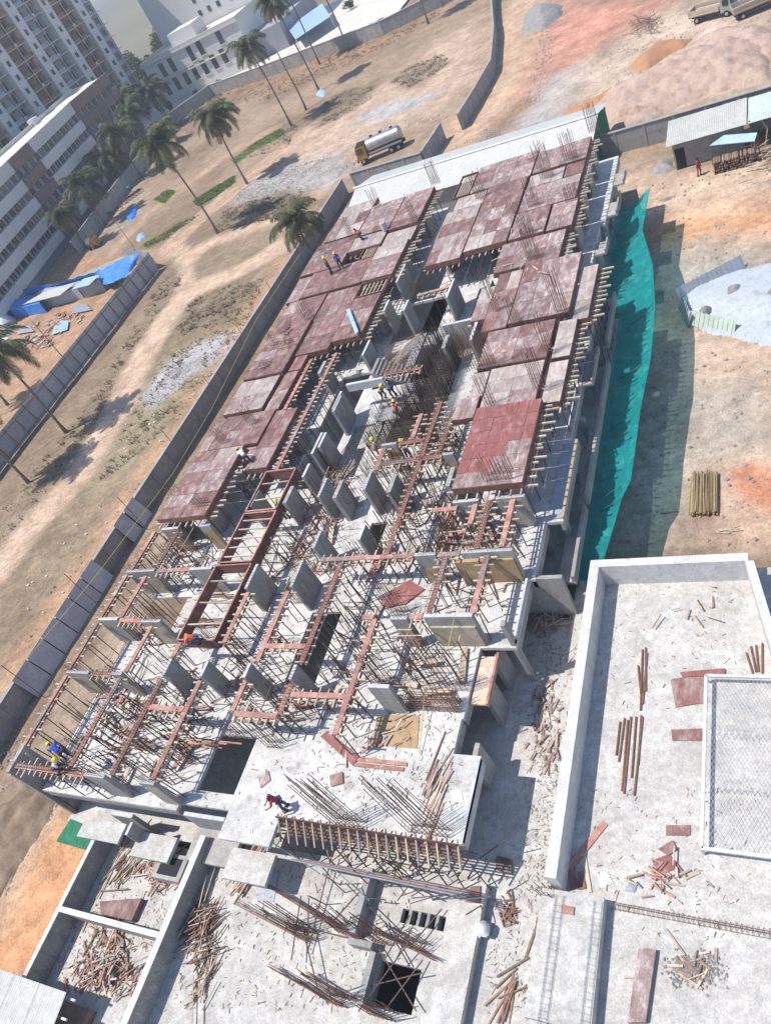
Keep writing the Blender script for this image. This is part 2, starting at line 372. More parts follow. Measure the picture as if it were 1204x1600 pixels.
paint([(900,110),(980,50),(1060,10),(1204,0),(1204,130),(1080,165),(960,195),(890,190)], (.60,.50,.41), 4, .9, 2)
paint([(958,300),(990,255),(1050,262),(1204,240),(1204,420),(1120,415),(1010,400)], SAND, 3, .95, 1.5)
paint([(1005,385),(1005,345),(1060,335),(1204,330),(1204,355),(1100,365)], (.60,.33,.19), 2.5, .9, 2)
paint([(985,405),(1060,395),(1100,385),(1204,395),(1204,440),(1060,470),(1030,520),(1000,520)], (.42,.40,.365), 2, .9, 1.5)
paint([(1000,520),(1060,470),(1204,540),(1204,700),(1080,720),(960,860),(940,700)], (.58,.475,.39), 3, .9, 2)
paint([(1085,530),(1204,540),(1204,610),(1120,600)], (.62,.47,.36), 2.5, .8, 2)
paint([(1075,620),(1130,600),(1204,620),(1204,700),(1110,720)], (.49,.455,.41), 2.5, .8, 2)
paint([(1130,730),(1204,720),(1204,860),(1120,860),(1085,830)], (.60,.45,.35), 2, .8, 2)
paint([(1145,738),(1172,730),(1210,755),(1210,785),(1172,782),(1160,765)], (.52,.24,.15), .5, .9, .8)
paint([(960,560),(1060,560),(1075,700),(1060,860),(900,900)], (.46,.43,.39), 2, .8, 2)  # greyer soil tone painted in to lift the building's cast shadow here
paint([(-57,-12),(-41,-12),(-41,100),(-57,100)], (.28,.205,.145), 2, .9, 2, True)
paint([(-47.5,9),(-41,9),(-41,32),(-46.5,32)], (.15,.105,.07), 1.0, .9, 1.2, True)
paint([(-54,9),(-48.5,9),(-48,40),(-54,40)], (.40,.33,.26), .8, .75, 1.5, True)
paint([(-400,236),(-172,236),(-160,262),(-120,300),(-120,2000),(-2000,2000),(-2000,236)], (.20,.21,.15), 6, .8, 2, True)
paint([(-60,8),(-36,9.5),(-36,-12),(-60,-12)], (.30,.22,.15), 1.5, .9, 2, True)
paint([(60,1310),(100,1265),(175,1285),(60,1560),(-80,1600),(-80,1480),(0,1430)], (.66,.37,.21), 1.5, .95, 1.2)
paint([(40,1300),(105,1250),(60,1350),(0,1450),(-80,1500),(-80,1350)], (.48,.35,.245), 1.0, .8, 1.5)
paint([(0,480),(130,395),(240,400),(250,425),(120,580),(0,720)], (.46,.30,.20), 2, .9, 1.5)
paint([(60,410),(140,380),(215,290),(235,300),(200,350),(130,400)], (.42,.36,.30), 2, .8, 1.5)
# wheel ruts
for off in (-.75,.75):
    stroke([(px+off*9,py+off*6) for px,py in [(0,890),(60,810),(120,745),(185,640),(215,570),(262,495),(300,452),(370,425),(440,385)]], .55, (.58,.46,.35), .3, .7, .15)
    stroke([(px+off*5,py+off*8) for px,py in [(255,395),(300,350),(340,318),(385,280),(430,245),(480,205)]], .6, (.60,.46,.35), .3, .6, .2)
    stroke([(px+off*14,py+off*2) for px,py in [(815,0),(800,60),(785,130),(740,190)]], .7, (.62,.47,.36), .4, .5, .2)
# mottling of the small scale
colr *= np.array([.80,.75,.70])
colr *= (1+(fbm(GX,GY,1.1,41)[...,None]-.5)*.5)
colr *= (1+(np.random.rand(*GX.shape)[...,None]-.5)*.16)
nearm = (GX > -185) & (GX < 22) & (GY > -12) & (GY < 240)
GZ = np.where(nearm, (fbm(GX,GY,9,51)-.5)*.35+(fbm(GX,GY,1.6,61)-.5)*.14, 0)-.02
flat = (GX > -43) & (GX < -8) & (GY > -12) & (GY < 75)
GZ = np.where(flat, -.05, GZ)
ny, nx = GX.shape
me = bpy.data.meshes.new('ground')
V = np.stack([GX,GY,GZ],-1).reshape(-1,3).astype(np.float32)
idx = np.arange(nx*ny).reshape(ny,nx)
Fq = np.stack([idx[:-1,:-1],idx[:-1,1:],idx[1:,1:],idx[1:,:-1]],-1).reshape(-1,4).astype(np.int32)
me.vertices.add(len(V)); me.vertices.foreach_set('co', V.ravel())
me.loops.add(Fq.size); me.loops.foreach_set('vertex_index', Fq.ravel())
me.polygons.add(len(Fq)); me.polygons.foreach_set('loop_start', np.arange(0,Fq.size,4,dtype=np.int32)); me.polygons.foreach_set('loop_total', np.full(len(Fq),4,dtype=np.int32))
me.polygons.foreach_set('use_smooth', np.ones(len(Fq),bool))
me.update(calc_edges=True)
ca = me.color_attributes.new('Col','FLOAT_COLOR','POINT')
ca.data.foreach_set('color', np.concatenate([np.clip(colr,0,1).reshape(-1,3),np.ones((len(V),1))],1).astype(np.float32).ravel())
me.materials.append(M_['soil'])
tag(link('ground', me), kind='structure')

def heap(name, label, cat, px, z, hgt, ma, res=.35, rough=.3, world=False, group=None, sharp=.7, seed=0):
    """a loose pile filling a footprint polygon, drawn up to a ridge with lumps"""
    P = px if world else [at(*p) for p in px]
    xs = [p[0] for p in P]; ys = [p[1] for p in P]
    X = np.arange(min(xs)-.5, max(xs)+.5, res); Y = np.arange(min(ys)-.5, max(ys)+.5, res)
    global GX, GY
    sx, sy = GX, GY; GX, GY = np.meshgrid(X, Y)
    d = -sdist(P)+(fbm(GX,GY,2.5,seed+3)-.5)*1.2; mx = max(d.max(), .1)
    h = np.where(d > 0, hgt*np.clip(d/mx,0,1)**sharp, 0)
    h = h*(.75+.5*fbm(GX,GY,3,seed+7))+np.where(d > 0, (fbm(GX,GY,.9,seed+5)-.5)*rough*np.clip(d/.6,0,1), 0)
    n = MB(); idm = {}
    for j in range(GX.shape[0]-1):
        for i in range(GX.shape[1]-1):
            if max(h[j,i],h[j+1,i],h[j,i+1],h[j+1,i+1]) <= 0: continue
            q = []
            for (a, b) in ((j,i),(j,i+1),(j+1,i+1),(j+1,i)):
                if (a,b) not in idm: idm[(a,b)] = len(n.v); n.v.append((GX[a,b], GY[a,b], z+h[a,b]-(.12 if h[a,b] <= 0 else 0)))
                q.append(idm[(a,b)])
            n.f.append(tuple(q))
    GX, GY = sx, sy
    return tag(n.build(name, ma, None, True), label, cat, group)

# ------------------------------------------------------------------ boundary walls, fences
def wallthing(name, label, pts, h, th, ma, cat='wall', cap=None, bays=None, z=-.1, group=None):
    """a masonry wall along world points: straight lengths as parts, coping on top"""
    r = thing(name, label, cat, (pts[0][0], pts[0][1], 0), group)
    for a, b in zip(pts[:-1], pts[1:]):
        a = Vector((a[0],a[1],0)); b = Vector((b[0],b[1],0)); L = (b-a).length; d = (b-a)/L; n = max(1, round(L/(bays or 3.2)))
        for k in range(n):
            p = a+d*(L*k/n); q = a+d*(L*(k+1)/n-.012)
            MB().bar((p.x,p.y,z+h/2), (q.x,q.y,z+h/2), th, h).build('wall_panel', ma, r)
            MB().bar((p.x,p.y,z+h/2+.05), (p.x+d.x*.28,p.y+d.y*.28,z+h/2+.05), th+.1, h+.1).build('pier', ma, r)
        if cap: MB().bar((a.x,a.y,z+h+.13), (b.x,b.y,z+h+.13), th+.16, .1).build('coping', cap, r)
    return r
CW = -57.4
wallthing('compound_wall', 'long weathered concrete boundary wall beside the building, running back from the left edge', [(CW,-12),(CW,103.6)], 2.2, .22, M_['conc_old'], cap=M_['conc_old'])
wallthing('compound_wall', 'grey boundary wall behind the white roofed shed, beside the tanker', [(CW+1.2,104.4),(-44.1,102.9)], 2.3, .22, M_['conc_old'], cap=M_['conc_old'])
wallthing('compound_wall', 'short grey boundary wall angling away from the tanker truck', [(-44.0,103.1),(-43.3,111.6)], 2.4, .22, M_['conc_old'], cap=M_['conc_old'])
wallthing('compound_wall', 'curved far grey boundary wall beside the dirt road at the top', [(-40.9,113.0),(-40.3,122),(-39.9,132.3),(-43,150),(-47.6,170.3),(-52,195)], 2.3, .22, M_['conc_old'], cap=M_['conc'])
wallthing('compound_wall', 'grey boundary wall behind the pale roofed sheds on the right', [(-18.5,89.2),(-16.5,88.9),(-.9,87.9),(14,87)], 2.4, .22, M_['conc_old'], cap=M_['conc'])
wallthing('compound_wall', 'dark boundary wall at the foot of the banded building', [(-128,118),(-136.5,150),(-139,163),(-147,192)], 3.2, .25, M_['conc_old'], cap=M_['conc'], bays=5)
wallthing('compound_wall', 'plain grey boundary wall in front of the white two storey building', [(-141,209),(-120,202.5),(-79.4,191.6),(-65.3,194.4),(-52,199)], 3.0, .25, M_['conc'], cap=M_['conc_top'], bays=5)
wallthing('compound_wall', 'short end wall closing the white building yard behind the palms', [(-141.3,209.2),(-149,196)], 3.0, .25, M_['conc_old'], cap=M_['conc_top'], bays=5)
# panels leaning on the inside of the long wall
for k, (y0, y1) in enumerate([(19,21),(21.1,23.1),(23.2,25.2),(25.3,27.3),(27.4,29.4),(29.5,31.5),(35.5,37.2),(37.4,39.2)]):
    r = MB().hexa([(CW+.75,y0,0),(CW+.78,y0,0),(CW+.78,y1,0),(CW+.75,y1,0),(CW+.14,y0,2.5),(CW+.17,y0,2.5),(CW+.17,y1,2.5),(CW+.14,y1,2.5)])
    tag(r.build('leaning_sheet', M_['panel_white']), 'white sheet panel leaning on the long wall, %s from the near end' % ordw(k+1), 'panel', 'panels leaning on the boundary wall')
# metal sheet fence
def sheet_fence(label, a, b, h, n, ma):
    r = thing('sheet_fence', label, 'fence', (a[0],a[1],0)); a = Vector((*a,0)); b = Vector((*b,0)); d = (b-a)/n; nrm = Vector((-d.y,d.x,0)).normalized()
    for k in range(n):
        p = a+d*k; q = p+d*.985
        mbp = MB(); m_ = 5
        for i in range(m_):
            u = p+(q-p)*(i/m_); w = p+(q-p)*((i+1)/m_); o = nrm*(.03 if i % 2 else 0)
            mbp.hexa([u+o+Vector((0,0,.1)), w+o+Vector((0,0,.1)), w+o+nrm*.02+Vector((0,0,.1)), u+o+nrm*.02+Vector((0,0,.1)), u+o+Vector((0,0,h+ru(-.05,.05))), w+o+Vector((0,0,h)), w+o+nrm*.02+Vector((0,0,h)), u+o+nrm*.02+Vector((0,0,h))])
        mbp.build('fence_panel', ma, r)
        MB().bar(p-nrm*.08, p-nrm*.08+Vector((0,0,h+.05)), .09, .09).build('post', M_['rust'], r)
        MB().bar(p-nrm*.5+Vector((0,0,.02)), p-nrm*.1+Vector((0,0,h*.75)), .05, .05).build('brace', M_['rust'], r)
    for zz in (.5, h-.5): MB().bar(a-nrm*.04+Vector((0,0,zz)), b-nrm*.04+Vector((0,0,zz)), .05, .06).build('rail', M_['rust'], r)
    return r
sheet_fence('long grey metal sheet fence between the dirt track and the blue tarp huts', (-90.0,40), (-92.5,97.6), 3.3, 24, M_['panel_grey'])
sheet_fence('short return of the metal sheet fence beside the blue tarpaulin', (-92.9,97.9), (-103,104), 3.3, 4, M_['panel_grey'])

# ------------------------------------------------------------------ far buildings
def planeY(px, py, Y):
    v = ((px-602)/FPX, (py-800)/FPX, 1.0); d = [sum(RC[k][i]*v[k] for k in range(3)) for i in range(3)]; t = Y/d[1]
    return d[0]*t, d[2]*t+CAM_H
def tower():
    X = -178; r = thing('apartment_tower', 'tall apartment tower with white piers, ochre and dark balcony bays, top left', 'building', (X,190,0))
    MB().box(X-18, X-2.6, 140, 233, 0, 62).build('core', M_['bgrey'], r)
    fl = 3.55; z0 = 1.0; nf = 15
    ys = [146.6,159.5,172.4,185.3,198.2,211.1,224.0]
    for i, y in enumerate(ys):
        MB().box(X-2.6, X, y-1.9, y+1.9, 0, 62).build('pier', M_['bwhite'], r)
        for k in range(nf):
            z = z0+k*fl
            if not 4 < z < 52: continue
            w = pbox('window', M_['glass'], r, (X+.01,y,z+1.5), (.12,1.15,1.35))
            pbox('window_hood', M_['bwhite'], r, (X+.22,y,z+2.28), (.42,1.5,.1))
    for i in range(len(ys)):
        a = ys[i]+1.9; b = (ys[i+1]-1.9) if i+1 < len(ys) else 232.5
        ochre = i % 2 == 1; back = M_['bochre'] if ochre else M_['bgrey']
        MB().box(X-2.59, X-2.3, a, b, 0, 62).build('bay_wall', back, r)
        for k in range(nf):
            z = z0+k*fl
            if not 4 < z < 52: continue
            MB().box(X-2.3, X-.5, a+.01, b-.01, z-.12, z+.06).build('balcony_slab', M_['bcream'] if ochre else M_['bwhite'], r)
            mid = (a+b)/2
            mb = MB().box(X-.62, X-.52, a+.05, mid-.5, z+.06, z+1.05)
            if ochre: mb.box(X-.62, X-.52, mid+.5, b-.05, z+.06, z+1.05)
            mb.build('balustrade', M_['bochre'] if ochre else M_['panel_grey'], r)
            for s_ in (-1, 1):
                pbox('window', M_['glass'], r, (X-2.28,mid+s_*(b-a)*.25,z+1.45), (.1,1.9,2.1))
            if k % 3 == i % 3: pbox('air_unit', M_['bwhite'], r, (X-.4,mid+ru(-.5,.5),z+.5), (.4,.8,.6))
        MB().tube((X-.3,(a+b)/2,0),(X-.3,(a+b)/2,60),.09,6).build('drain_pipe', M_['bwhite'], r)
tower()
def banded():
    r = thing('banded_building', 'five storey building with alternating white, brown and grey bands and flat cream roof', 'building', (-140,132,0))
    P = [Vector((-129.4,94,0)),Vector((-138.8,128,0)),Vector((-141.5,138,0)),Vector((-149,165,0)),Vector((-150.5,184,0))]
    B = [Vector((-168,190,0)), Vector((-147,101,0))]
    MB().prism([(p.x-.9,p.y) for p in P]+[(p.x,p.y) for p in B], 0, 18.7).build('wall', M_['bgrey'], r)
    MB().prism([(p.x-.55,p.y) for p in P]+[(p.x,p.y) for p in B], 18.71, 18.9).build('roof', M_['roofcream'], r)
    bands = [(16.9,19.4),(13.0,15.1),(9.2,11.3),(5.4,7.5),(1.7,3.7)]
    for i, (a, b) in enumerate(zip(P[:-1], P[1:])):
        ma = [M_['bwhite'],M_['bbrown'],M_['bwhite'],M_['bbrown']][i]; d = (b-a).normalized(); L = (b-a).length; nrm = Vector((d.y,-d.x,0))
        if nrm.x < 0: nrm = -nrm
        off = nrm*(.25 if i in (1,3) else -.1)
        for (z0, z1) in bands:
            MB().bar(a-nrm*.35+off+Vector((0,0,(z0+z1)/2)), b-nrm*.35+off+Vector((0,0,(z0+z1)/2)), .5, z1-z0).build('band', ma, r)
        for k, (z0, z1) in enumerate(bands[:-1]):
            zb = bands[k+1][1]; n = max(2, int(L/2.6))
            for j in range(n):
                c = a+d*(L*(j+.5)/n)-nrm*.88
                w = MB().bar(c-d*.95+Vector((0,0,(zb+z0)/2)), c+d*.95+Vector((0,0,(zb+z0)/2)), .1, z0-zb-.35).build('window', M_['glass'], r)
                if j % 3: MB().bar(c-d*.03+nrm*.07+Vector((0,0,(zb+z0)/2)), c+d*.03+nrm*.07+Vector((0,0,(zb+z0)/2)), .06, z0-zb-.35).build('mullion', M_['bwhite'], w)
    for (x, y, sx, sy, h) in ((-158,160,2,2,1.6),(-155,142,1.6,1.6,1.3),(-150,126,2.4,2,1.8),(-146,118,1.5,1.5,1.2)):
        MB().box(x-sx/2,x+sx/2,y-sy/2,y+sy/2,18.9,18.9+h).build('roof_tank', M_['bgrey'] if sx < 2 else M_['bwhite'], r)
    MB().bar((-164,185,19.3),(-146,108,19.3),.25,.9).build('parapet', M_['bcream'], r)
banded()
def white_building():
    Y = 222; r = thing('white_building', 'white two storey building with tall dark windows and parapet roof', 'building', (-150,Y,0))
    MB().box(-168,-131.5,Y,Y+17,0,12.2).build('wall', M_['bwhite'], r)
    MB().box(-168.5,-131,Y-.5,Y+17.4,12.2,12.6).build('cornice', M_['bwhite'], r)
    mb = MB(); mb.box(-168.4,-131.1,Y-.4,Y-.1,12.6,13.5); mb.box(-168.4,-168.1,Y-.1,Y+17,12.6,13.5); mb.box(-131.4,-131.1,Y-.1,Y+17,12.6,13.5); mb.build('parapet', M_['bcream'], r)
    MB().box(-168,-131.5,Y-.45,Y,6.6,6.95).build('ledge', M_['bcream'], r)
    up = [(327,550),(398,508),(545,420),(618,372),(768,285)]; lo = [(362,692),(437,652),(511,608),(580,566),(653,525),(728,482),(803,437)]
    for (zx, zy) in up+lo:
        x, z = planeY(190+zx/5.017, zy/5.017, Y)
        w = MB().box(x-.95,x+.95,Y-.06,Y+.05,z-1.9,z+1.9).build('window', M_['glass'], r)
        f = MB(); f.box(x-1.1,x-.95,Y-.14,Y+.02,z-2.0,z+2.0); f.box(x+.95,x+1.1,Y-.14,Y+.02,z-2.0,z+2.0); f.box(x-1.2,x+1.2,Y-.2,Y+.02,z-2.2,z-2.0); f.build('frame', M_['bwhite'], w)
    MB().box(-158,-148.5,Y+5,Y+12,12.6,16.2).build('stair_head', M_['bwhite'], r)
    MB().box(-158.6,-157.9,Y+7,Y+8.2,12.6,15).build('door', M_['dark'], r)
    b = MB().box(-170,-128,Y+18,Y+34,0,31).build('rear_block', M_['bwhite'], r)
    for x in (-152,-148.4,-144.8,-140):
        for z in (15.4,19,22.6,26.2): MB().box(x-.6,x+.6,Y+17.9,Y+18.05,z,z+1.5).build('rear_window', M_['glass'], r)
    MB().box(-131.4,-121,Y+3,Y+30,0,7).build('side_wing', M_['bgrey'], r)
    tag(MB().prism([(-180,205),(-141.5,211),(-120,204.5),(-98,199),(-80,193.4),(-80,262),(-180,262)], .35,.5).build('paving', M_['bcream']), kind='structure')
white_building()
def blue_canopy():
    r = thing('canopy', 'open canopy with pale blue sheet roof and hedge, beyond the far wall', 'canopy', (-113,225,0))
    P = [A3(449,44,3.9),A3(503,6,3.9),A3(516,26,3.4),A3(462,62,3.4)]
    mb = MB(); mb.hexa(P+[p+Vector((0,0,.12)) for p in P]); mb.build('roof', M_['sheet_blue'], r)
    for p in P: MB().tube((p.x,p.y,.4),(p.x,p.y,p.z),.12,6).build('post', M_['bwhite'], r)
blue_canopy()

def corr_sheet(w, l, n, amp, ma):
    """one corrugated sheet lying in XY, ribs along Y"""
    mb = MB(); k = 0; xs = np.linspace(0, w, n*2+1)
    for i, x in enumerate(xs): mb.v += [(x,0,amp*(i%2)),(x,l,amp*(i%2)),(x,0,amp*(i%2)-.012),(x,l,amp*(i%2)-.012)]
    for i in range(len(xs)-1):
        a = i*4; b = a+4; mb.f += [(a,b,b+1,a+1),(a+3,b+3,b+2,a+2),(a,a+2,b+2,b),(a+1,b+1,b+3,a+3)]
    return mb.mesh('corrugated_sheet', ma)
def roof_sheets(r, p0, ax, ay, nx, wid, length, mesh, name='roof_sheet'):
    """row of sheets from p0 along unit ax, ribs along unit ay"""
    ax = Vector(ax).normalized(); ay = Vector(ay).normalized(); az = ax.cross(ay)
    rot = Matrix((ax,ay,az)).transposed().to_quaternion()
    for i in range(nx):
        o = link(name, mesh, r); o.rotation_mode = 'QUATERNION'; o.rotation_quaternion = rot
        o.location = Vector(p0)+ax*(wid*i*.985)+az*(.008*(i%2)); o.scale = (1,ru(.985,1.0),1)
def white_shed():
    r = thing('shed', 'long low shed with white corrugated roof behind the red decks', 'shed', (-34,90,0))
    me_n = corr_sheet(1.05, 5.2, 5, .05, M_['white_sheet'])
    roof_sheets(r, (-50,87.9-1.1,3.35), (1,-.066,0), (.066,1,.22), 31, 1.05, 5.2, me_n)
    roof_sheets(r, (-49.7,92.1,4.46), (1,-.066,0), (.066,1,-.20), 31, 1.05, 5.2, me_n)
    MB().bar((-50,92.0,4.56),(-18,89.9,4.56),.5,.08).build('ridge_cap', M_['white_sheet'], r)
    MB().prism([(-49.5,87.2),(-18.6,85.2),(-18.0,94.6),(-49,96.6)], 0, 3.2).build('wall', M_['conc_old'], r)
    MB().prism([(-18.4,85.2),(-18.32,85.2),(-17.72,94.6),(-17.8,94.6)], 0.2, 3.25).build('gable_sheet', M_['net_green'], r)
    mb = MB(); a, b, c = (-18.15,85.4,3.26),(-17.55,94.4,3.26),(-17.9,89.9,4.45); mb.tri(a,b,c); mb.tri((a[0]-.05,a[1],a[2]),(c[0]-.05,c[1],c[2]),(b[0]-.05,b[1],b[2])); mb.build('gable_top', M_['net_green'], r)
white_shed()
def right_sheds():
    r = thing('shed', 'small block shed with pale sloping sheet roof and a doorway, right yard', 'shed', (-7,82,0))
    MB().box(-9.9,-3.6,81.0,84.6,0,2.65).build('wall', M_['conc_old'], r)
    MB().box(-9.75,-8.85,80.93,81.02,0,2.0).build('door', M_['dark'], r)
    me = corr_sheet(1.05, 4.6, 6, .03, M_['sheet_pale']); roof_sheets(r, (-10.4,80.4,2.75), (1,-.03,0), (.03,1,.13), 7, 1.05, 4.6, me)
    r = thing('shed', 'open shed with faded green sheet roof at the right edge', 'shed', (0,82,0))
    me = corr_sheet(1.05, 4.4, 6, .03, M_['sheet_green']); roof_sheets(r, (-3.0,80.2,2.75), (1,-.03,0), (.03,1,.13), 9, 1.05, 4.4, me)
    for x in (-2.9,.5,4): 
        for y in (80.4,84): MB().tube((x,y,0),(x,y,2.9),.07,6).build('post', M_['timber_dark'], r)
    MB().box(-2.9,5,84.2,84.4,0,2.9).build('back_wall', M_['conc_old'], r)
    r = thing('lean_to', 'low lean-to with shiny pale blue sheet roof over stacked firewood', 'shelter', (-4.5,78.5,0))
    P = [A3(1108,228,1.9),A3(1178,221,1.9),A3(1182,208,2.3),A3(1130,212,2.3)]
    MB().hexa(P+[p+Vector((0,0,.06)) for p in P]).build('roof', M_['sheet_blue'], r)
    for p in P: MB().tube((p.x,p.y,0),(p.x,p.y,p.z),.06,6).build('post', M_['timber_dark'], r)
    fw = thing('firewood_stack', 'stack of cut wood lengths under the shiny blue lean-to roof', 'firewood', (-4.6,78.2,0))
    for i in range(26):
        x = -6.2+.14*i; 
        for j in range(5): 
            if rnd() < .85: MB().tube((x+ru(-.03,.03),77.5+ru(-.1,.1),.12+j*.25),(x+ru(-.03,.03),78.7,.12+j*.25+ru(-.04,.04)),ru(.06,.1),5).build('log', M_['timber_dark'], fw)
    for k, (px, py, n) in enumerate([(1140,262,26),(1185,258,22),(1180,240,14)]):
        h = thing('branch_heap', ['tangled heap of poles and branches in front of the lean-to','heap of pale sticks at the right edge near the sheds','small heap of sticks beside the firewood'][k], 'wood heap', A3(px,py,0))
        for i in range(n):
            x, y = at(px+ru(-26,26), py+ru(-9,9), 0); a = ru(-.5,.9); L = ru(.8,2.2)
            ppipe('pole', M_['timber' if rnd()<.5 else 'timber_dark'], h, (x,y,ru(.05,.5)), (x+L*math.cos(a),y+L*math.sin(a),ru(.05,.6)), ru(.03,.06))
right_sheds()
def huts():
    q = lambda a, b, z: A3(a/4.459, 320+b/4.459, z)
    r = thing('labour_hut', 'grey block hut with white sheet roof below the blue tarpaulin', 'hut', q(420,700,0))
    P = [q(150,700,2.2),q(420,632,2.2),q(530,545,2.6),q(330,600,2.6)]
    MB().hexa(P+[p+Vector((0,0,.08)) for p in P]).build('roof', M_['sheet_pale'], r)
    MB().prism([(p.x,p.y) for p in (q(300,735,0)+Vector((0,.4,0)),q(590,650,0),q(620,590,0),q(330,640,0))],0,2.1).build('wall', M_['panel_grey'], r)
    r = thing('labour_hut', 'small grey hut with pale blue roof beside the blue tarpaulin', 'hut', q(650,620,0))
    P = [q(500,592,2.3),q(625,560,2.3),q(695,490,2.7),q(590,515,2.7)]
    MB().hexa(P+[p+Vector((0,0,.08)) for p in P]).build('roof', M_['sheet_blue'], r)
    MB().prism([(p.x,p.y) for p in (q(600,650,0),q(745,600,0),q(760,540,0),q(640,570,0))],0,2.2).build('wall', M_['conc_old'], r)
    r = thing('tarpaulin', 'long bright blue tarpaulin draped over the row of huts', 'tarpaulin', q(700,500,0))
    top = [(160,590),(290,560),(400,545),(520,510),(640,475),(740,435),(850,375),(970,335)]; bot = [(180,640),(290,612),(400,580),(520,552),(650,520),(740,560),(880,500),(950,420)]
    mb = MB(); n = 42; rows = 7
    for i in range(n+1):
        t = i/n*(len(top)-1); k = min(int(t), len(top)-2); u = t-k
        a = [top[k][c]*(1-u)+top[k+1][c]*u for c in (0,1)]; b = [bot[k][c]*(1-u)+bot[k+1][c]*u for c in (0,1)]
        for j in range(rows+1):
            w = j/rows; z = 2.9-1.5*w
            p = q(a[0]*(1-w)+b[0]*w, a[1]*(1-w)+b[1]*w, z); mb.v.append((p.x,p.y,p.z+.18*math.sin(i*1.7+j)*.6+ru(-.06,.06)))
    for i in range(n):
        for j in range(rows):
            k = i*(rows+1)+j; mb.f.append((k,k+rows+1,k+rows+2,k+1))
    mb.build('sheet', M_['tarp_blue'], r, True)
    MB().prism([(p.x,p.y) for p in (q(180,700,0),q(300,660,0),q(960,420,0),q(880,400,0),q(600,520,0))],0,1.2).build('hut_row', M_['conc_old'], r)
    r = thing('labour_hut', 'dark blue hut at the left end of the tarpaulin', 'hut', q(220,740,0))
    MB().prism([(p.x,p.y) for p in (q(120,790,0),q(330,750,0),q(340,690,0),q(150,720,0))],0,2.0).build('wall', M_['tarp_blue'], r)
    for k, (pp, ma, lab) in enumerate([([(360,905),(470,870),(480,810),(430,805),(380,850)],'sheet_blue','flat pale blue sheet lying on the orange yard behind the fence'),([(120,900),(240,880),(200,840),(140,860)],'panel_grey','grey sheet lying near the white tent behind the fence'),([(500,760),(640,730),(600,690),(520,690)],'galv','crumpled grey sheet in front of the block hut')]):
        mb = MB().prism([(p.x,p.y) for p in [q(a,b,.3) for a,b in pp]],.25,.32); tag(mb.build('metal_sheet', M_[ma]), lab, 'sheet')
    heap('tent', 'white tarpaulin tent at the left edge behind the fence', 'tent', [(0,500),(22,490),(24,510),(10,530),(0,522)], 0, 2.6, M_['cloth_white'], .4, .3)
    for k, (px, py, n, ln) in enumerate([(60,535,40,1.6),(110,497,26,1.3),(80,512,20,1.5),(180,443,24,.8)]):
        h = thing('scrap_heap', ['scattered boards and rubble in the yard behind the fence','heap of boards beside the pale blue sheet','row of boards beside the white tent','small heap of bricks at the fence corner'][k], 'scrap heap', A3(px,py,0))
        for i in range(n):
            x, y = at(px+ru(-22,22), py+ru(-10,10), 0); a = ru(0,3.1)
            pbox('board', M_[random.choice(['timber','timber_dark','plank_red','conc'])], h, (x,y,ru(.05,.3)), (ln*ru(.4,1),ru(.15,.5),ru(.05,.2)), a, (ru(-.2,.2),ru(-.2,.2)))
huts()

# ------------------------------------------------------------------ the building under construction: poured concrete
ZP, ZF, ZD, ZM = 3.1, 6.4, 9.2, 3.7
BLD = thing('building_under_construction', 'large concrete building under construction, bare slabs and shear walls', 'building', (-28,10,0))
F_VOID = [(-29.9,-27.3,11.0,14.2),(-27.0,-24.9,17.3,22.4),(-30.1,-28.2,34.0,39.6),(-33.6,-30.9,33.4,46.4),(-30.7,-27.6,55.8,80),(-25.2,-24.0,27.6,29.4),(-27.6,-22.8,36.6,41.3),(-30.1,-25.7,43.9,48.6),(-23.4,-21.0,49.5,55.5),(-30.6,-26.0,50.0,55.6),(-42,-37.6,21.0,23.9)]
def f_right(y):
    return -14.3 if y < 14.2 else -15.7 if y < 16 else -15.6 if y < 20 else -13.7 if y < 24.3 else -13.4 if y < 28.3 else -12.45 if y < 35 else -12.9 if y < 52 else -13.9 if y < 61 else -13.5
def f_front(x): return 9.8 if x < -30.6 else 8.8 if -27.2 < x < -24 else 10.2
def f_fill(x, y):
    if not (-41.5 < x < f_right(y) and f_front(x) < y < 73.2): return False
    return not any(a < x < b and c < y < d for a, b, c, d in F_VOID)
xs = sorted(set([-41.5,-30.6,-27.2,-24,-20,-12.45,-12.9,-13.4,-13.5,-13.7,-13.9,-14.3,-15.6,-15.7]+[v for w in F_VOID for v in w[:2] if -41.5<v<-12]))
ys = sorted(set([8.8,9.8,10.2,14.2,16,20,24.3,28.3,35,52,61,73.2]+[v for w in F_VOID for v in w[2:] if 8<v<73.2]))
mb = MB(); slab_cells(xs, ys, f_fill, ZF-.22, ZF, mb); mb.build('floor_slab', M_['slab_white'], BLD)
P_VOID = F_VOID[:3]+[(-30.7,-27.6,55.8,80)]
def p_fill(x, y):
    if any(a < x < b and c < y < d for a, b, c, d in P_VOID): return False
    if -42 < x < -12.3 and 9.6 < y < 73.2: return x < (-13.1 if 24 < y < 28.5 else -12.3 if y < 52 else -14.05)
    return -14 < x < 7 and -12 < y < 27.1
xs = sorted(set([-42,-14.05,-14,-13.1,-12.3,7]+[v for w in P_VOID for v in w[:2]])); ys = sorted(set([-12,9.6,24,27.1,28.5,52,73.2]+[v for w in P_VOID for v in w[2:] if v < 73.2]))
mb = MB(); slab_cells(xs, ys, p_fill, ZP-.25, ZP, mb); mb.build('podium_slab', M_['slab'], BLD)
MB().box(-41.8,-14.3,9.7,73,.02,.12).build('cellar_floor', M_['void_shade'], BLD)  # floor colour darkened to carry the shade of the shafts
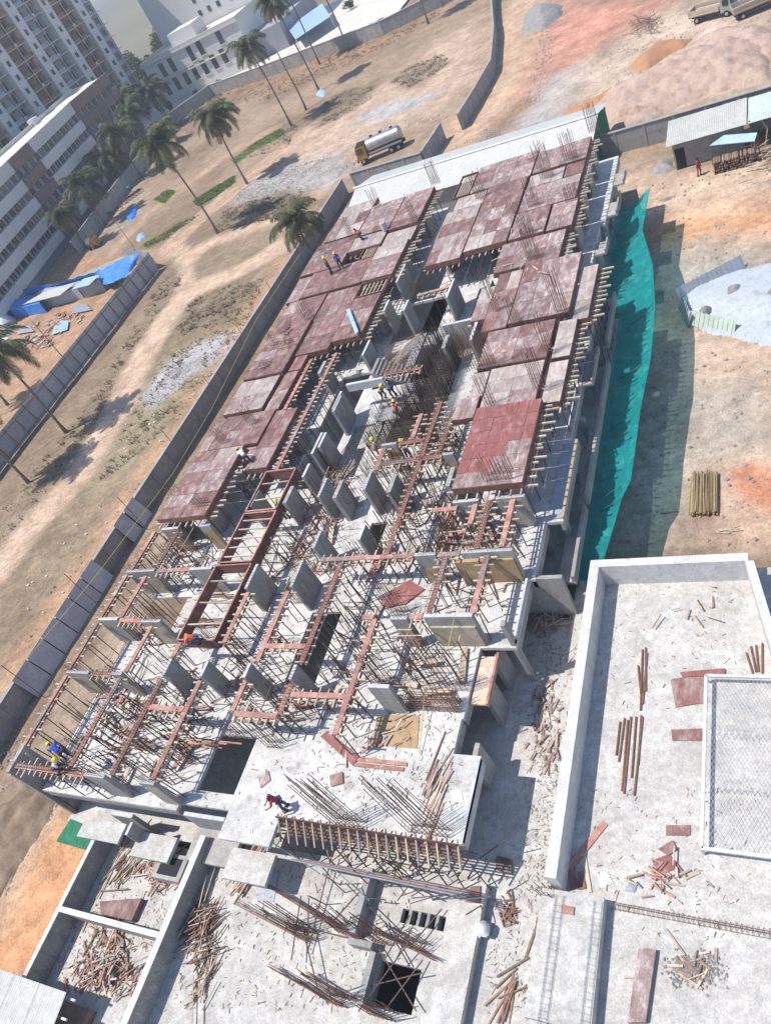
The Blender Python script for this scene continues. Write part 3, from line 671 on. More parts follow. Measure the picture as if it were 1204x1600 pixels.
for (x0,x1,y0,y1) in ((-41.7,-41.5,9.8,73),(-41.4,-12.6,73.0,73.2),(-14.5,-14.3,9.9,27)): MB().box(x0,x1,y0,y1,.13,ZP-.26).build('cellar_wall', M_['conc_old'], BLD)
# edge beams under the floor slab, along the right side and the front
for (y0, y1) in ((10.2,14.2),(14.2,16),(16,20),(20,24.3),(24.3,28.3),(28.3,35),(35,52),(52,61),(61,73.2)):
    x = f_right((y0+y1)/2)
    MB().box(x-.22,x-.004,y0+.02,y1-.02,ZF-.75,ZF-.222).build('edge_beam', M_['conc'], BLD)
MB().box(-24,-14.52,10.21,10.45,ZF-.75,ZF-.222).build('edge_beam', M_['conc'], BLD)
MB().box(-41.4,-30.7,9.81,10.05,ZF-.7,ZF-.222).build('edge_beam', M_['conc'], BLD)
MB().box(-41.9,-30.2,9.2,9.58,ZP-.55,ZP+.18).build('edge_beam', M_['conc_top'], BLD)
MB().box(-12.55,-12.304,28.6,51.9,ZP-.8,ZP-.252).build('edge_beam', M_['conc'], BLD); MB().box(-14.3,-14.054,52.1,73,ZP-.8,ZP-.252).build('edge_beam', M_['conc'], BLD)
# upstand kerb walls on the right edge, with dowels
for (x0,x1,y0,y1,z0,z1) in ((-13.55,-13.42,24.4,28.2,ZF,ZF+.2),(-13.85,-13.72,20.2,24.2,ZF,ZF+.25),(-14.45,-14.3,10.3,14.1,ZF-.7,ZF+.02)):
    MB().box(x0,x1,y0,y1,z0+.003,z1).build('kerb', M_['conc_top'], BLD)
def shear_wall(x0, x1, y0, y1, z0=ZF, z1=8.85, ma='conc', bars=True, bh=.9):
    if x1-x0 < .02: x0 -= .11; x1 += .11
    if y1-y0 < .02: y0 -= .11; y1 += .11
    w = MB().box(x0,x1,y0,y1,z0+.003,z1).build('shear_wall', M_[ma], BLD)
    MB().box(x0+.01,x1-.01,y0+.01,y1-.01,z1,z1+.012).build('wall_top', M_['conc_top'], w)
    if bars:
        mb = MB(); L = max(x1-x0,y1-y0); n = int(L/.22)
        for i in range(n+1):
            for s in (0,1):
                t = i/max(n,1)
                if x1-x0 > y1-y0: p = (x0+.06+(x1-x0-.12)*t, y0+.05+(y1-y0-.1)*s)
                else: p = (x0+.05+(x1-x0-.1)*s, y0+.06+(y1-y0-.12)*t)
                h = bh*ru(.75,1.1); mb.tube((p[0],p[1],z1-.02),(p[0]+ru(-.05,.05),p[1]+ru(-.05,.05),z1+h),.012,3,caps=False)
        mb.build('starter_bars', M_['rust'], w)
    return w
D2W = [(-42.2,-39.5,24.4),(-42.1,-40.3,20.4),(-38.0,-36.3,20.2),(-42.1,-40.0,16.4),(-38.0,-37.1,16.4),(-35.7,-34.1,10.2),(-31.5,-30.4,10.2),(-36.2,-34.3,24.3),
       (-19.6,-18.3,24.4),(-16.8,-13.9,24.4),(-19.8,-18.8,20.2),(-17.9,-15.2,20.3),(-19.8,-18.6,16.2),(-24.8,-23.7,34.1),(-19.9,-19.2,32.4),(-41.2,-39.6,28.2),(-37.6,-36.6,28.2),(-18.2,-16.6,28.2),(-15.6,-13.9,28.2)]
D1W = [(-30.6,22.5,24.4),(-27.2,22.5,24.5),(-33.7,16.4,17.5),(-30.8,16.4,17.4),(-27.7,16.4,17.3),(-24.6,16.4,17.3),(-24.8,30.0,31.6),(-28.2,29.8,31.5),(-30.3,31.9,33.2),(-30.5,34.2,36.4),(-30.4,38.6,40.4),(-26.8,25.4,26.8),(-23.7,25.8,27.0)]
for a, b, y in D2W:
    w_ = shear_wall(a, b, y, y, bars=rnd() < .5)
    if rnd() < .75 and not (-19 < a < -15 and y > 19): MB().box(a+.05,b-.05,y-.125,y-.112,ZF+.05,ZF+ru(1.3,2.1)).build('curing_sheet', M_[random.choice(['curing','board_tan','curing'])], w_)
for x, a, b in D1W: shear_wall(x, x, a, b, bars=rnd() < .6)
for (p, q) in (((619,442),(629,415)),((599,487),(604,470)),((566,556),(578,532)),((630,486),(634,470)),((697,466),(701,438)),((520,640),(533,612)),((498,700),(512,676))):
    a = A3(*p,8.8); b = A3(*q,8.8); shear_wall(a.x-.11,a.x+.11,min(a.y,b.y),max(a.y,b.y),bars=False)
MB().box(-30.4,-27.2,41.6,41.85,8.2,8.85).build('beam', M_['conc_top'], BLD); shear_wall(-20.9,-20.65,44.2,52.0, bars=False); shear_wall(-23.7,-21.0,46.9,47.15, bars=False)
# end wall of the left corner, and walls seen below the decks
MB().box(-42.05,-41.75,9.7,11.4,ZP+.003,8.9).build('shear_wall', M_['conc'], BLD)
for y in (29.6,33.4,37,41.2,46,50,54,58.5,63,67,70.5):
    MB().box(-15.2,-14.95,y-.9,y+.9,ZF+.003,8.7).build('shear_wall', M_['conc'], BLD)
    MB().box(-14.2,-13.95,y-1.0,y+1.0,ZP+.003,ZF-.76).build('shear_wall', M_['conc'], BLD)
    MB().box(-41.2,-40.95,y-.9,y+.9,ZF+.003,8.7).build('shear_wall', M_['conc'], BLD)
    MB().box(-14.75,-14.35,y-.3,y+.3,0,ZP-.81).build('column', M_['conc'], BLD)
for y in (29.2,33.5,37.8,42.1,46.4,50.7):
    MB().box(-12.95,-12.62,y-.16,y+.16,ZP+.003,ZF-.76).build('column', M_['conc'], BLD); MB().box(-12.95,-12.6,y-.2,y+.2,0,ZP-.81).build('column', M_['conc'], BLD)
for y in (54,58,62,66,70):
    MB().box(-14.5,-14.2,y-.16,y+.16,ZP+.003,ZF-.76).build('column', M_['conc'], BLD)
for (x0,x1,y0,y1,z) in ((-13.85,-12.9,56.4,58.2,ZF-.02),(-13.45,-12.6,62.2,64.4,ZF-.02),(-13.45,-12.5,67.5,69.6,ZF-.02),(-12.85,-12.1,40.2,43.8,ZF-.02)):
    MB().box(x0,x1,y0,y1,z-.16,z).build('balcony_slab', M_['slab_grey'], BLD); MB().box(x1-.12,x1-.003,y0,y1,z+.003,z+.32).build('balcony_upstand', M_['conc'], BLD)
for y in (22.6,25.5,14.6,18,20.1):
    MB().box(-15.1,-14.85,y-.6,y+.6,ZP+.003,ZF-.76).build('shear_wall', M_['conc'], BLD)
for x in (-38,-34,-31,-27,-23,-19):
    for y in (30.5,38,45,52,60,68):
        if f_fill(x,y): MB().box(x-.15,x+.15,y-.8,y+.8,ZF+.003,8.7).build('shear_wall', M_['conc'], BLD)
MB().box(-17.3,-15.9,24.05,24.28,ZF+.05,8.4).build('curing_sheet', M_['board_tan'], BLD)
MB().box(-16.4,-14.0,24.16,24.285,ZF+.05,8.3).build('curing_sheet', M_['board_tan'], BLD)
MB().box(-17.8,-15.3,20.07,20.185,ZF+.05,8.1).build('curing_sheet', M_['curing'], BLD)
MB().box(-19.7,-18.9,20.0,20.085,ZF+.05,8.0).build('curing_sheet', M_['curing'], BLD)
MB().box(-18.2,-16.7,27.98,28.085,ZF+.05,8.1).build('curing_sheet', M_['curing'], BLD)
# big wall dropping from the right rear corner bay to the podium
MB().box(-13.95,-13.72,20.1,20.45,ZP+.003,8.2).build('shear_wall', M_['conc'], BLD)
MB().box(-14.9,-12.0,24.32,24.56,ZP+.003,ZF-.03).build('shear_wall', M_['conc'], BLD)
# lower balconies and ledges on the right side
for (x0,x1,y0,y1,z) in ((-12.43,-11.75,31.2,44,4.7),(-13.0,-11.95,25.7,31.1,4.2),(-12.88,-12.0,46,52,5.0)):
    MB().box(x0,x1,y0,y1,z-.18,z).build('ledge_slab', M_['slab_grey'], BLD); MB().box(x1-.2,x1-.003,y0+.02,y1-.02,z+.002,z+.5).build('ledge_upstand', M_['conc'], BLD)
MB().box(-13.3,-12.47,28.5,34.6,ZF+.01,ZF+.1).build('balcony_tray', M_['panel_grey'], BLD)
tr = MB().box(-12.52,-12.36,28.4,34.7,ZF+.1,ZF+.28).build('tray_edge', M_['timber'], BLD)
MB().box(-15.5,-14.55,16.9,19.6,ZF-.3,ZF-.18).build('balcony_form', M_['timber'], BLD)
MB().box(-14.62,-14.5,16.8,19.7,ZF-.17,ZF+.08).build('form_edge', M_['plank_red'], BLD)
# front left landings at the lower level
for (x0,x1,y0,y1,z0,z1,ma) in ((-37.9,-34.6,7.9,8.98,ZF-1.1,ZF-.95,'slab'),(-34.0,-31.2,7.6,8.9,4.6,4.85,'slab'),(-30.4,-27.3,8.0,9.9,4.3,4.55,'slab_grey'),(-26.9,-24.2,7.3,8.78,5.2,5.4,'slab')):
    MB().box(x0,x1,y0,y1,z0,z1).build('landing', M_[ma], BLD)
shear_wall(-35.9,-34.2,9.26,9.5,ZP,ZF-.71,bars=False); shear_wall(-30.3,-27.5,9.7,9.92,ZP,ZF-.3,bars=False)
shear_wall(-33.9,-33.7,8.3,9.0,ZP,5.9,bars=False)

# ------------------------------------------------------------------ podium in front: raised slab, pits, parapets
M_VOID = [(-17.7,-15.55,7.35,7.95),(-18.2,-16.15,4.05,5.75),(-18.0,-16.4,-6,2.5)]
def m_fill(x, y): return -29.4 < x < -14.0 and -12 < y < 9.58 and not any(a < x < b and c < y < d for a, b, c, d in M_VOID)
xs = sorted([-29.4,-14.0]+[v for w in M_VOID for v in w[:2]]); ys = sorted([-12,9.58]+[v for w in M_VOID for v in w[2:]])
POD = thing('podium', 'pale concrete podium terrace with parapets, front and right of the building', 'terrace', (-20,0,0))
mb = MB(); slab_cells(xs, ys, m_fill, ZM-.3, ZM, mb); mb.build('terrace_slab', M_['slab'], POD)
MB().box(-14.2,-14.003,-12,9.5,1,ZM-.3).build('edge_beam', M_['conc'], POD)
MB().box(-37.3,-29.42,-12,8.78,3.3,3.6).build('pit_floor', M_['slab'], POD)
MB().box(-29.35,-14.3,-12,9.5,.2,.3).build('lower_floor', M_['void_shade'], POD)  # shade below the slab openings is put into this dark colour
def para(x0,x1,y0,y1,z0,z1,ma='parapet',name='parapet'): return MB().box(x0,x1,y0,y1,z0,z1).build(name, M_[ma], POD)
para(-37.05,-36.85,-12,8.8,0,5.0,'conc','retaining_wall'); para(-29.55,-29.25,-12,9.2,ZP,5.0,'conc','retaining_wall')
para(-36.84,-29.56,4.22,4.42,3.61,5.0,'conc','retaining_wall')
for (x0,x1,y0,y1) in ((-37.09,-36.81,-12,8.8),(-29.59,-29.21,-12,9.2),(-36.80,-29.60,4.18,4.46)):
    MB().box(x0,x1,y0,y1,5.002,5.04).build('wall_coping', M_['parapet'], POD)
para(-11.17,-10.67,9.95,26.3,ZP+.003,4.7); para(-11.17,-3.3,26.31,26.81,ZP+.003,4.7)
mb = MB().prism([(-3.45,26.3),(-3.05,26.3),(-.2,12),(1.2,2),(.8,2),(-.6,12)], ZP+.003, 4.7); mb.build('parapet', M_['parapet'], POD)
para(-11.5,-8.9,5.0,9.8,ZP+.003,3.75,'slab','raised_beam'); para(-11.3,-10.6,-4,4.98,ZP+.003,3.7,'slab','raised_beam'); para(-9.5,-8.9,-4,4.98,ZP+.003,3.7,'slab','raised_beam')
para(-19.62,-19.3,6.4,9.2,ZM+.003,4.5,'conc_old','upstand_wall'); para(-18.5,-18.21,3.9,5.9,ZM-.6,4.2,'conc','upstand_wall'); para(-19.6,-18.4,5.95,6.2,ZM+.003,4.4,'conc','upstand_wall')
for x in (-17.3,-16.85,-16.4,-15.95): para(x-.07,x+.07,7.0,7.95,ZM-.5,ZM-.02,'conc_old','joist')
para(-30.6,-28.6,7.2,8.9,3.61,3.9,'slab_grey','inspection_block') if False else None
MB().box(-32.3,-30.3,6.9,8.2,3.61,4.4).build('stair_block', M_['slab_grey'], POD)
MB().box(-32.0,-30.6,7.1,8.0,4.402,4.42).build('opening_shade', M_['dark'], POD)  # flat dark sheet on the solid block, standing in for an opening's shade
# stirrup cages lying on the raised beam
for k, x in enumerate((-10.75,-9.15)):
    mb = MB()
    for c in (-.16,.16):
        for z in (3.78,3.88): mb.tube((x+c,-3,z),(x+c+.05,9.6,z),.008,4,caps=False)
    for i in range(50):
        y = -2.6+i*.24; mb.path([(x-.16,y,3.77),(x+.16,y,3.77),(x+.16,y,3.89),(x-.16,y,3.89),(x-.16,y,3.78)],.007,3)
    tag(mb.build('stirrup_cage', M_['galv']), ['slim beam reinforcement cage on the left of the raised beam','reinforcement cage on the right of the raised beam'][k], 'reinforcement')
mb = MB()
for c, z in ((0,ZP+.08),(.25,ZP+.08),(.12,ZP+.3)): mb.tube((-8.7,9.6+c,z),(3,9.4+c,z),.013,4,caps=False)
for i in range(60): x = -8.6+i*.19; mb.path([(x,9.55,ZP+.06),(x,9.87,ZP+.06),(x,9.7,ZP+.32),(x,9.55,ZP+.07)],.009,3)
tag(mb.build('reinforcement_cage', M_['rust']), 'long thin reinforcement cage lying across the terrace at lower right', 'reinforcement')
# white framed wire mesh panel
r = thing('wire_mesh_screen', 'large white framed wire mesh panel above the terrace at the right', 'mesh panel', (-3,16,3.1))
X0, X1, Y0, Y1, Z = -5.25, 1.2, 12.3, 20.3, 3.72
for (a, b) in (((X0,Y0),(X1,Y0)),((X1,Y0),(X1,Y1)),((X1,Y1),(X0,Y1)),((X0,Y1),(X0,Y0))): MB().bar((*a,Z),(*b,Z),.14,.12).build('frame_rail', M_['white_sheet'], r)
for (x, y) in ((X0,Y0),(X0,Y1),(X1,Y0),(X1,Y1)): MB().box(x-.05,x+.05,y-.05,y+.05,ZP,Z-.06).build('foot', M_['white_sheet'], r)
mb = MB(); st = .16
def clipline(x0,y0,dx,dy):
    ts = []
    for (lo, hi, o, d) in ((X0,X1,x0,dx),(Y0,Y1,y0,dy)):
        a, b = (lo-o)/d, (hi-o)/d; ts.append((min(a,b),max(a,b)))
    a = max(ts[0][0],ts[1][0]); b = min(ts[0][1],ts[1][1]); return (a,b) if b > a+.05 else None
for s in (1,-1):
    k = -80
    while k < 160:
        x0 = X0+k*st; c = clipline(x0, Y0, 1*s, 1.9)
        if c: mb.bar((x0+c[0]*s, Y0+c[0]*1.9, Z+.004*s), (x0+c[1]*s, Y0+c[1]*1.9, Z+.004*s), .008, .005)
        k += 1
mb.build('wire_mesh', M_['wire'], r)
for y in (17.4,14.9):
    mb = MB(); pts = [(X0+.2+i*.05, y+.09*math.cos(i*1.25), Z+.1+.09*math.sin(i*1.25)) for i in range(125)]; mb.path(pts,.012,3); mb.build('spring_wire', M_['galv'], r)

# ------------------------------------------------------------------ formwork decks
BAYS = [ # x0,x1,y0,y1,dz,material,side ('l' left wing, 'r' right wing)
 (-41.6,-36.9,28.6,35.7,.12,'mix','l'),(-41.0,-36.05,36.0,39.95,-.05,'mid','l'),(-36.0,-33.9,33.2,39.75,-.10,'dust','l'),(-37.2,-36.05,34.6,35.95,-.18,'dust','l'),(-42.2,-41.1,36.1,39.7,-.12,'dust','l'),
 (-41.6,-37.5,40.1,44.35,.02,'dust','l'),(-37.45,-36.0,40.0,44.9,-.14,'mid','l'),(-41.6,-37.4,44.5,51.9,.08,'mix','l'),(-37.35,-36.0,45.0,51.6,-.16,'mid','l'),(-41.9,-37.6,52.0,56.35,-.06,'mix','l'),
 (-37.55,-34.0,46.9,56.35,-.08,'mid','l'),(-33.9,-31.0,47.6,53.8,.0,'mid','l'),(-42.7,-41.05,56.6,60.9,-.14,'dust','l'),(-41.0,-34.2,56.55,60.9,-.02,'mid','l'),(-34.1,-30.8,56.4,62.3,.05,'dust','l'),
 (-42.9,-38.05,61.1,66.9,-.06,'mid','l'),(-38.0,-34.2,63.2,65.9,-.02,'dust','l'),(-34.1,-30.8,62.5,65.1,-.08,'dust','l'),(-38.0,-34.15,66.0,72.2,.02,'mid','l'),(-34.05,-30.8,65.25,72.2,.06,'mid','l'),(-42.3,-38.1,67.0,74.3,-.02,'dust','l'),
 (-18.2,-13.9,28.6,35.7,.14,'red','r'),(-19.9,-18.3,35.0,37.2,.02,'dust','r'),(-18.2,-14.45,35.85,39.95,-.04,'dust','r'),(-14.2,-12.9,35.6,39.7,-.12,'pale','r'),(-19.3,-18.25,37.3,39.95,-.1,'pale','r'),(-19.3,-14.4,40.1,44.35,-.02,'mix','r'),(-14.2,-12.9,40.0,44.1,-.12,'pale','r'),
 (-17.9,-13.5,44.5,52.05,.08,'mix','r'),(-20.0,-18.0,44.5,52.0,-.04,'dust','r'),(-21.3,-20.05,46.4,50.8,-.14,'pale','r'),(-13.4,-12.25,44.0,50.6,-.18,'pale','r'),(-20.6,-15.3,52.2,56.45,.0,'dust','r'),
 (-17.05,-14.9,56.6,61.0,.04,'dust','r'),(-20.2,-17.15,56.7,61.0,.06,'mix','r'),(-20.2,-15.2,61.15,65.4,.02,'dust','r'),(-20.2,-16.95,65.6,67.95,-.04,'dust','r'),(-16.9,-15.2,65.6,67.95,-.02,'dust','r'),(-20.1,-15.15,68.1,72.3,.03,'dust','r'),
 (-24.2,-20.3,56.8,67.9,.05,'mix','r'),(-27.7,-24.3,56.2,65.35,.0,'mix','r'),(-26.2,-20.2,68.05,73.3,.0,'red2','r'),(-27.3,-24.3,65.5,67.95,-.05,'dust','r')]
TONE = {'dust':['ply_dust','ply_dust','ply_pale','ply_dust','ply_mid'],'mid':['ply_mid','ply_mid','ply_dust'],'mix':['ply_dust','ply_mid','ply_dust','ply_dust','ply_pale','ply_dust','ply_mid'],'red':['ply_red'],'pale':['ply_pale','ply_pale','ply_dust'],'red2':['ply_mid','ply_mid','ply_dust']}
WORD = {'dust':'dusty pink grey','mid':'dull red brown','mix':'patchy red and pale','red':'bright red','pale':'pale worn','red2':'red and grey'}
cnt = {'l':0,'r':0}
def blocked(x, y):
    return any(b[0]-.05 < x < b[1]+.05 and b[2]-.05 < y < b[3]+.05 for b in BAYS)
for (x0,x1,y0,y1,dz,tone,side) in sorted(BAYS, key=lambda b: (b[6], b[2], b[0])):
    cnt[side] += 1; z = ZD+dz*1.7; x0 += .05; x1 -= .05; y0 += .06; y1 -= .06
    lab = '%s plywood deck, %s from the near end of the %s wing' % (WORD[tone], ordw(cnt[side]), 'left' if side == 'l' else 'right')
    if tone == 'red': lab = 'bright red plywood formwork deck at the near end of the right wing'
    r = thing('formwork_deck', lab, 'formwork', ((x0+x1)/2,(y0+y1)/2,ZF), 'formwork decks on the wings')
    w, l = x1-x0, y1-y0; nx = max(1, round(w/1.25)); nyy = max(1, round(l/2.3))
    if rnd() < .5 and w > 2.2: nx = max(1, round(w/2.3)); nyy = max(1, round(l/1.25))
    if tone == 'red': nx, nyy = 6, 6
    ch = TONE[tone]
    baym = random.choice(ch)
    for j in range(nyy):
        rowm = random.choice(ch)
        for i in range(nx):
            mname = baym if rnd() < .55 else rowm if rnd() < .6 else random.choice(ch)
            if tone == 'red': mname = 'ply_dust' if (j == 0 or j == 1 and i > 2 or (i >= nx-2 and j < nyy*.45)) else 'ply_red'
            if tone == 'redx': mname = 'ply_dust' if (j == 0 or (i == nx-1 and j < nyy*.45)) else 'ply_red'
            pbox('plywood_sheet', M_[mname], r, (x0+w*(i+.5)/nx, y0+l*(j+.5)/nyy, z-.012+ru(-.012,.012)), (w/nx-.02, l/nyy-.02, .02), ru(-.004,.004), (ru(-.008,.008),ru(-.008,.008)))
    eh = .42
    for (a, b) in (((x0,y0),(x1,y0)),((x1,y0),(x1,y1)),((x1,y1),(x0,y1)),((x0,y1),(x0,y0))):
        MB().bar((a[0],a[1],z-.03-eh/2),(b[0],b[1],z-.03-eh/2),.035,eh).build('edge_board', M_['ply_edge'], r)
    # timber joists below, sticking out where the side is open
    openL = not blocked(x0-.45,(y0+y1)/2); openR = not blocked(x1+.45,(y0+y1)/2); openF = not blocked((x0+x1)/2,y0-.45)
    n = int(l/.55)
    for k in range(n+1):
        y = y0+.15+(l-.3)*k/max(n,1); ea = ru(.15,.5) if openL else -.1; eb = ru(.45,1.05) if openR else -.1
        if openL or openR: pbox('joist', M_['timber'], r, ((x0-ea+x1+eb)/2+ru(-.03,.03), y+ru(-.06,.06), z-.46), (w+ea+eb,.1,.1), ru(-.05,.05))
    if openF:
        n = int(w/.6)
        for k in range(n+1):
            x = x0+.15+(w-.3)*k/max(n,1); pbox('joist', M_['timber'], r, (x+ru(-.05,.05), y0+.1, z-.55), (.08,1.1,.09), ru(-.04,.04))
    if openR: MB().bar((x1+.22,y0,z-.57),(x1+.22,y1,z-.57),.09,.11).build('runner', M_['timber_dark'], r)
    if openR or openL or openF:
        for i in range(max(2,int(w/1.3)+1)):
            for j in range(max(2,int(l/1.2)+1)):
                x = x0+.2+(w-.3)*i/max(1,int(w/1.3)); y = y0+.15+(l-.3)*j/max(1,int(l/1.2))
                if w > 3 and x < x1-1.5 and y > y0+1.2 and not (openL and x < x0+.5): continue
                zb = ZF if f_fill(x,y) else ZP
                ppipe('prop', M_['prop'], r, (x,y,zb), (x+ru(-.05,.05),y+ru(-.05,.05),z-.5), .035)
# slatted openings left in the decks
def hatch(label, x0, x1, y0, y1):
    r = thing('slatted_opening', label, 'formwork', ((x0+x1)/2,(y0+y1)/2,ZD-.3))
    for (a, b) in (((x0,y0),(x1,y0)),((x1,y0),(x1,y1)),((x1,y1),(x0,y1)),((x0,y1),(x0,y0))): MB().bar((*a,ZD-.1),(*b,ZD-.1),.09,.2).build('side_board', M_['ply_edge'], r)
    n = 7
    for k in range(1,n): x = x0+(x1-x0)*k/n; MB().bar((x,y0,ZD-.22),(x,y1,ZD-.22),.08,.08).build('slat', M_['timber'], r)
    for y in (y0*.7+y1*.3, y0*.3+y1*.7): MB().bar((x0,y,ZD-.31),(x1,y,ZD-.31),.08,.08).build('slat', M_['timber_dark'], r)
hatch('slatted opening in the left deck beside the standing pair of workers', -35.95,-34.25,60.95,63.1)
hatch('slatted opening in the left deck nearer the central court', -33.85,-30.95,54.0,56.2)
hatch('slatted opening at the far edge of the right deck', -27.9,-26.3,68.2,72.6)

# ------------------------------------------------------------------ beam formwork on props
def beam_form(label, x0, y0, x1, y1, z=8.72, wid=.3, red=True, props=True):
    r = thing('beam_formwork', label, 'formwork', ((x0+x1)/2,(y0+y1)/2,ZF), 'beam formwork over the open floor')
    a = Vector((x0,y0,z)); b = Vector((x1,y1,z)); L = (b-a).length; d = (b-a)/L; s = Vector((-d.y,d.x,0))
    n = max(1, math.ceil(L/2.6))
    for k in range(n):
        p = a+d*(L*k/n); q = a+d*(L*(k+1)/n-.01)
        MB().bar(p+Vector((0,0,ru(-.01,.01))), q, wid, .045).build('plank', M_['plank_red' if red and rnd() < .8 else 'ply_dust'], r)
    for o in (-.16,.16): MB().bar(a+s*o-Vector((0,0,.24)), b+s*o-Vector((0,0,.24)), .07, .09).build('runner', M_['timber' if rnd()<.5 else 'timber_dark'], r)
    m_ = max(2, int(L/.5))
    for k in range(m_+1):
        c = a+d*(.08+(L-.16)*k/m_); e = ru(.38,.58); sh = ru(-.15,.15)
        MB().bar(c-s*(e-sh)-Vector((0,0,.11)), c+s*(e+sh)-Vector((0,0,.11)), .085, .08).build('crossbar', M_['timber'], r)
        if props and k % 2 == 0:
            for o in ((-.3,.3) if k % 4 == 0 else (.3,)):
                p = c+s*o; zb = ZF if f_fill(p.x,p.y) else (ZP if p.y > 9.6 else 0)
                ppipe('prop', M_['prop'], r, (p.x+ru(-.12,.12),p.y+ru(-.12,.12),zb), (p.x,p.y,z-.15), .033)
    if rnd() < .4:
        mb = MB()
        for o in (-.09,.09):
            for zz in (.08,.32): mb.tube(a+s*o+Vector((0,0,zz)), b+s*o+Vector((0,0,zz+ru(-.05,.05))), .013, 3, caps=False)
        for k in range(int(L/.2)):
            c = a+d*(k*.2+.1); mb.path([c-s*.1+Vector((0,0,.06)),c+s*.1+Vector((0,0,.06)),c+s*.1+Vector((0,0,.34)),c-s*.1+Vector((0,0,.34)),c-s*.1+Vector((0,0,.07))],.01,3)
        mb.build('beam_bars', M_['rust'], r)
    return r
BEAMS = [(-42.2,20.6,-42.2,24.2),(-42.2,16.6,-42.2,20.2),(-42.1,10.4,-42.1,16.2),(-40.2,20.6,-40.2,24.0),(-37.0,16.6,-37.0,19.9),(-37.2,10.4,-37.2,16.2),(-33.8,10.4,-33.8,16.2),(-30.8,10.4,-30.8,16.2),(-33.8,17.7,-33.8,18.7),
 (-27.6,14.5,-27.6,16.2),(-27.4,17.5,-27.4,22.3),(-24.4,17.5,-24.4,24.2),(-24.5,14.5,-24.5,16.2),(-20.8,13.6,-20.8,20.2),(-17.7,20.5,-17.7,24.2),(-15.3,20.5,-15.3,24.2),(-21.5,24.7,-21.5,37.9),(-24.6,31.8,-24.6,33.9),(-22.7,34.4,-22.7,36.9),
 (-39.4,24.4,-36.3,24.4),(-40.2,20.4,-38.1,20.3),(-39.9,16.4,-38.1,16.4),(-41.9,10.2,-35.8,10.2),(-33.7,14.4,-31.0,14.4),(-27.3,18.5,-24.5,18.5),(-27.4,14.35,-24.6,14.35),(-24.3,15.6,-20.95,15.65),(-26.0,24.55,-19.7,24.45),(-18.2,24.4,-16.9,24.4),(-21.6,20.35,-20.9,20.35),
 (-18.7,20.35,-18.0,20.35),(-24.5,32.35,-20.0,32.4),(-23.6,34.15,-21.8,34.15),(-30.4,18.7,-30.4,22.3),(-33.2,33.0,-33.2,46.6),(-19.4,27.8,-17.9,27.8),(-16.8,26.5,-16.8,28.0),(-14.6,24.7,-14.6,28.2),(-16.0,24.7,-16.0,28.2),(-20.3,33.0,-20.3,36.8),(-35.6,40.2,-35.6,46.5),(-27.2,42.2,-24.2,42.2),(-27.5,52.6,-24.3,52.8),(-39.6,25.0,-39.6,28.0),(-42.0,24.6,-42.0,28.2)]
nb = {'x':0,'y':0}
for (x0,y0,x1,y1) in sorted(BEAMS, key=lambda b: (b[1]+b[3], b[0])):
    dr = 'y' if abs(y1-y0) > abs(x1-x0) else 'x'; nb[dr] += 1
    beam_form('%s beam formwork on props, %s counted back from the near edge' % ('lengthwise' if dr == 'y' else 'crosswise', ordw(nb[dr])), x0,y0,x1,y1)
def trough(label, x0, x1, y0, y1, z0=7.95, z1=8.75, ties=3):
    r = thing('beam_box_formwork', label, 'formwork', ((x0+x1)/2,(y0+y1)/2,ZF), 'deep board frames in the left bay')
    for (a, b) in (((x0,y0),(x1,y0)),((x1,y0),(x1,y1)),((x1,y1),(x0,y1)),((x0,y1),(x0,y0))):
        MB().bar((*a,(z0+z1)/2),(*b,(z0+z1)/2),.04,z1-z0).build('side_board', M_['ply_edge'], r)
        MB().bar((*a,z1+.03),(*b,z1+.03),.1,.06).build('top_rail', M_['plank_red'], r)
    for k in range(ties):
        y = y0+(y1-y0)*(k+.7)/(ties+.4); MB().bar((x0,y,z1-.1),(x1,y+ru(-.1,.1),z1-.1),.08,.08).build('tie', M_['timber'], r)
    n = int((y1-y0)/.5)
    for k in range(n): 
        y = y0+.2+k*.5
        MB().bar((x1+.02,y,z0+.1),(x1+.55,y,z0+.1),.07,.08).build('crossbar', M_['timber'], r)
        if k % 2: ppipe('prop', M_['prop'], r, (x1+.35,y,ZF),(x1+.35,y,z0+.05),.033); ppipe('prop', M_['prop'], r, (x0-.1,y,ZF),(x0-.1,y,z0),.033)
trough('open frame of deep red brown boards, nearest one, with the orange shirted worker', -34.1,-31.2,18.85,24.5)
trough('open frame of deep red brown boards directly behind the nearest one', -34.0,-31.3,24.75,29.0, ties=5)
trough('open frame of deep red brown boards next to the front left deck', -34.0,-31.4,29.2,33.0, ties=2)
# edge form along the front of the floor slab
r = thing('edge_formwork', 'long brown board and rods forming the front edge of the floor slab', 'formwork', (-19,10.1,ZM))
MB().bar((-24.0,10.12,ZF+.12),(-14.4,10.05,ZF+.12),.05,.5).build('board', M_['ply_edge'], r)
for k in range(4): MB().tube((-24.0,10.0-.1*k,ZF-.15-.16*k),(-14.3,9.95-.1*k,ZF-.15-.16*k),.04,5).build('waler', M_['rust'], r)
for k in range(20):
    x = -23.9+k*.5
    MB().bar((x,10.25,ZF+.36),(x,9.3,ZF-.65),.07,.07).build('strut', M_['timber' if k%3 else 'conc'], r)
    if k % 2 == 0: ppipe('prop', M_['prop'], r, (x+ru(-.2,.2),9.2,ZM),(x,9.5,ZF-.5),.035)
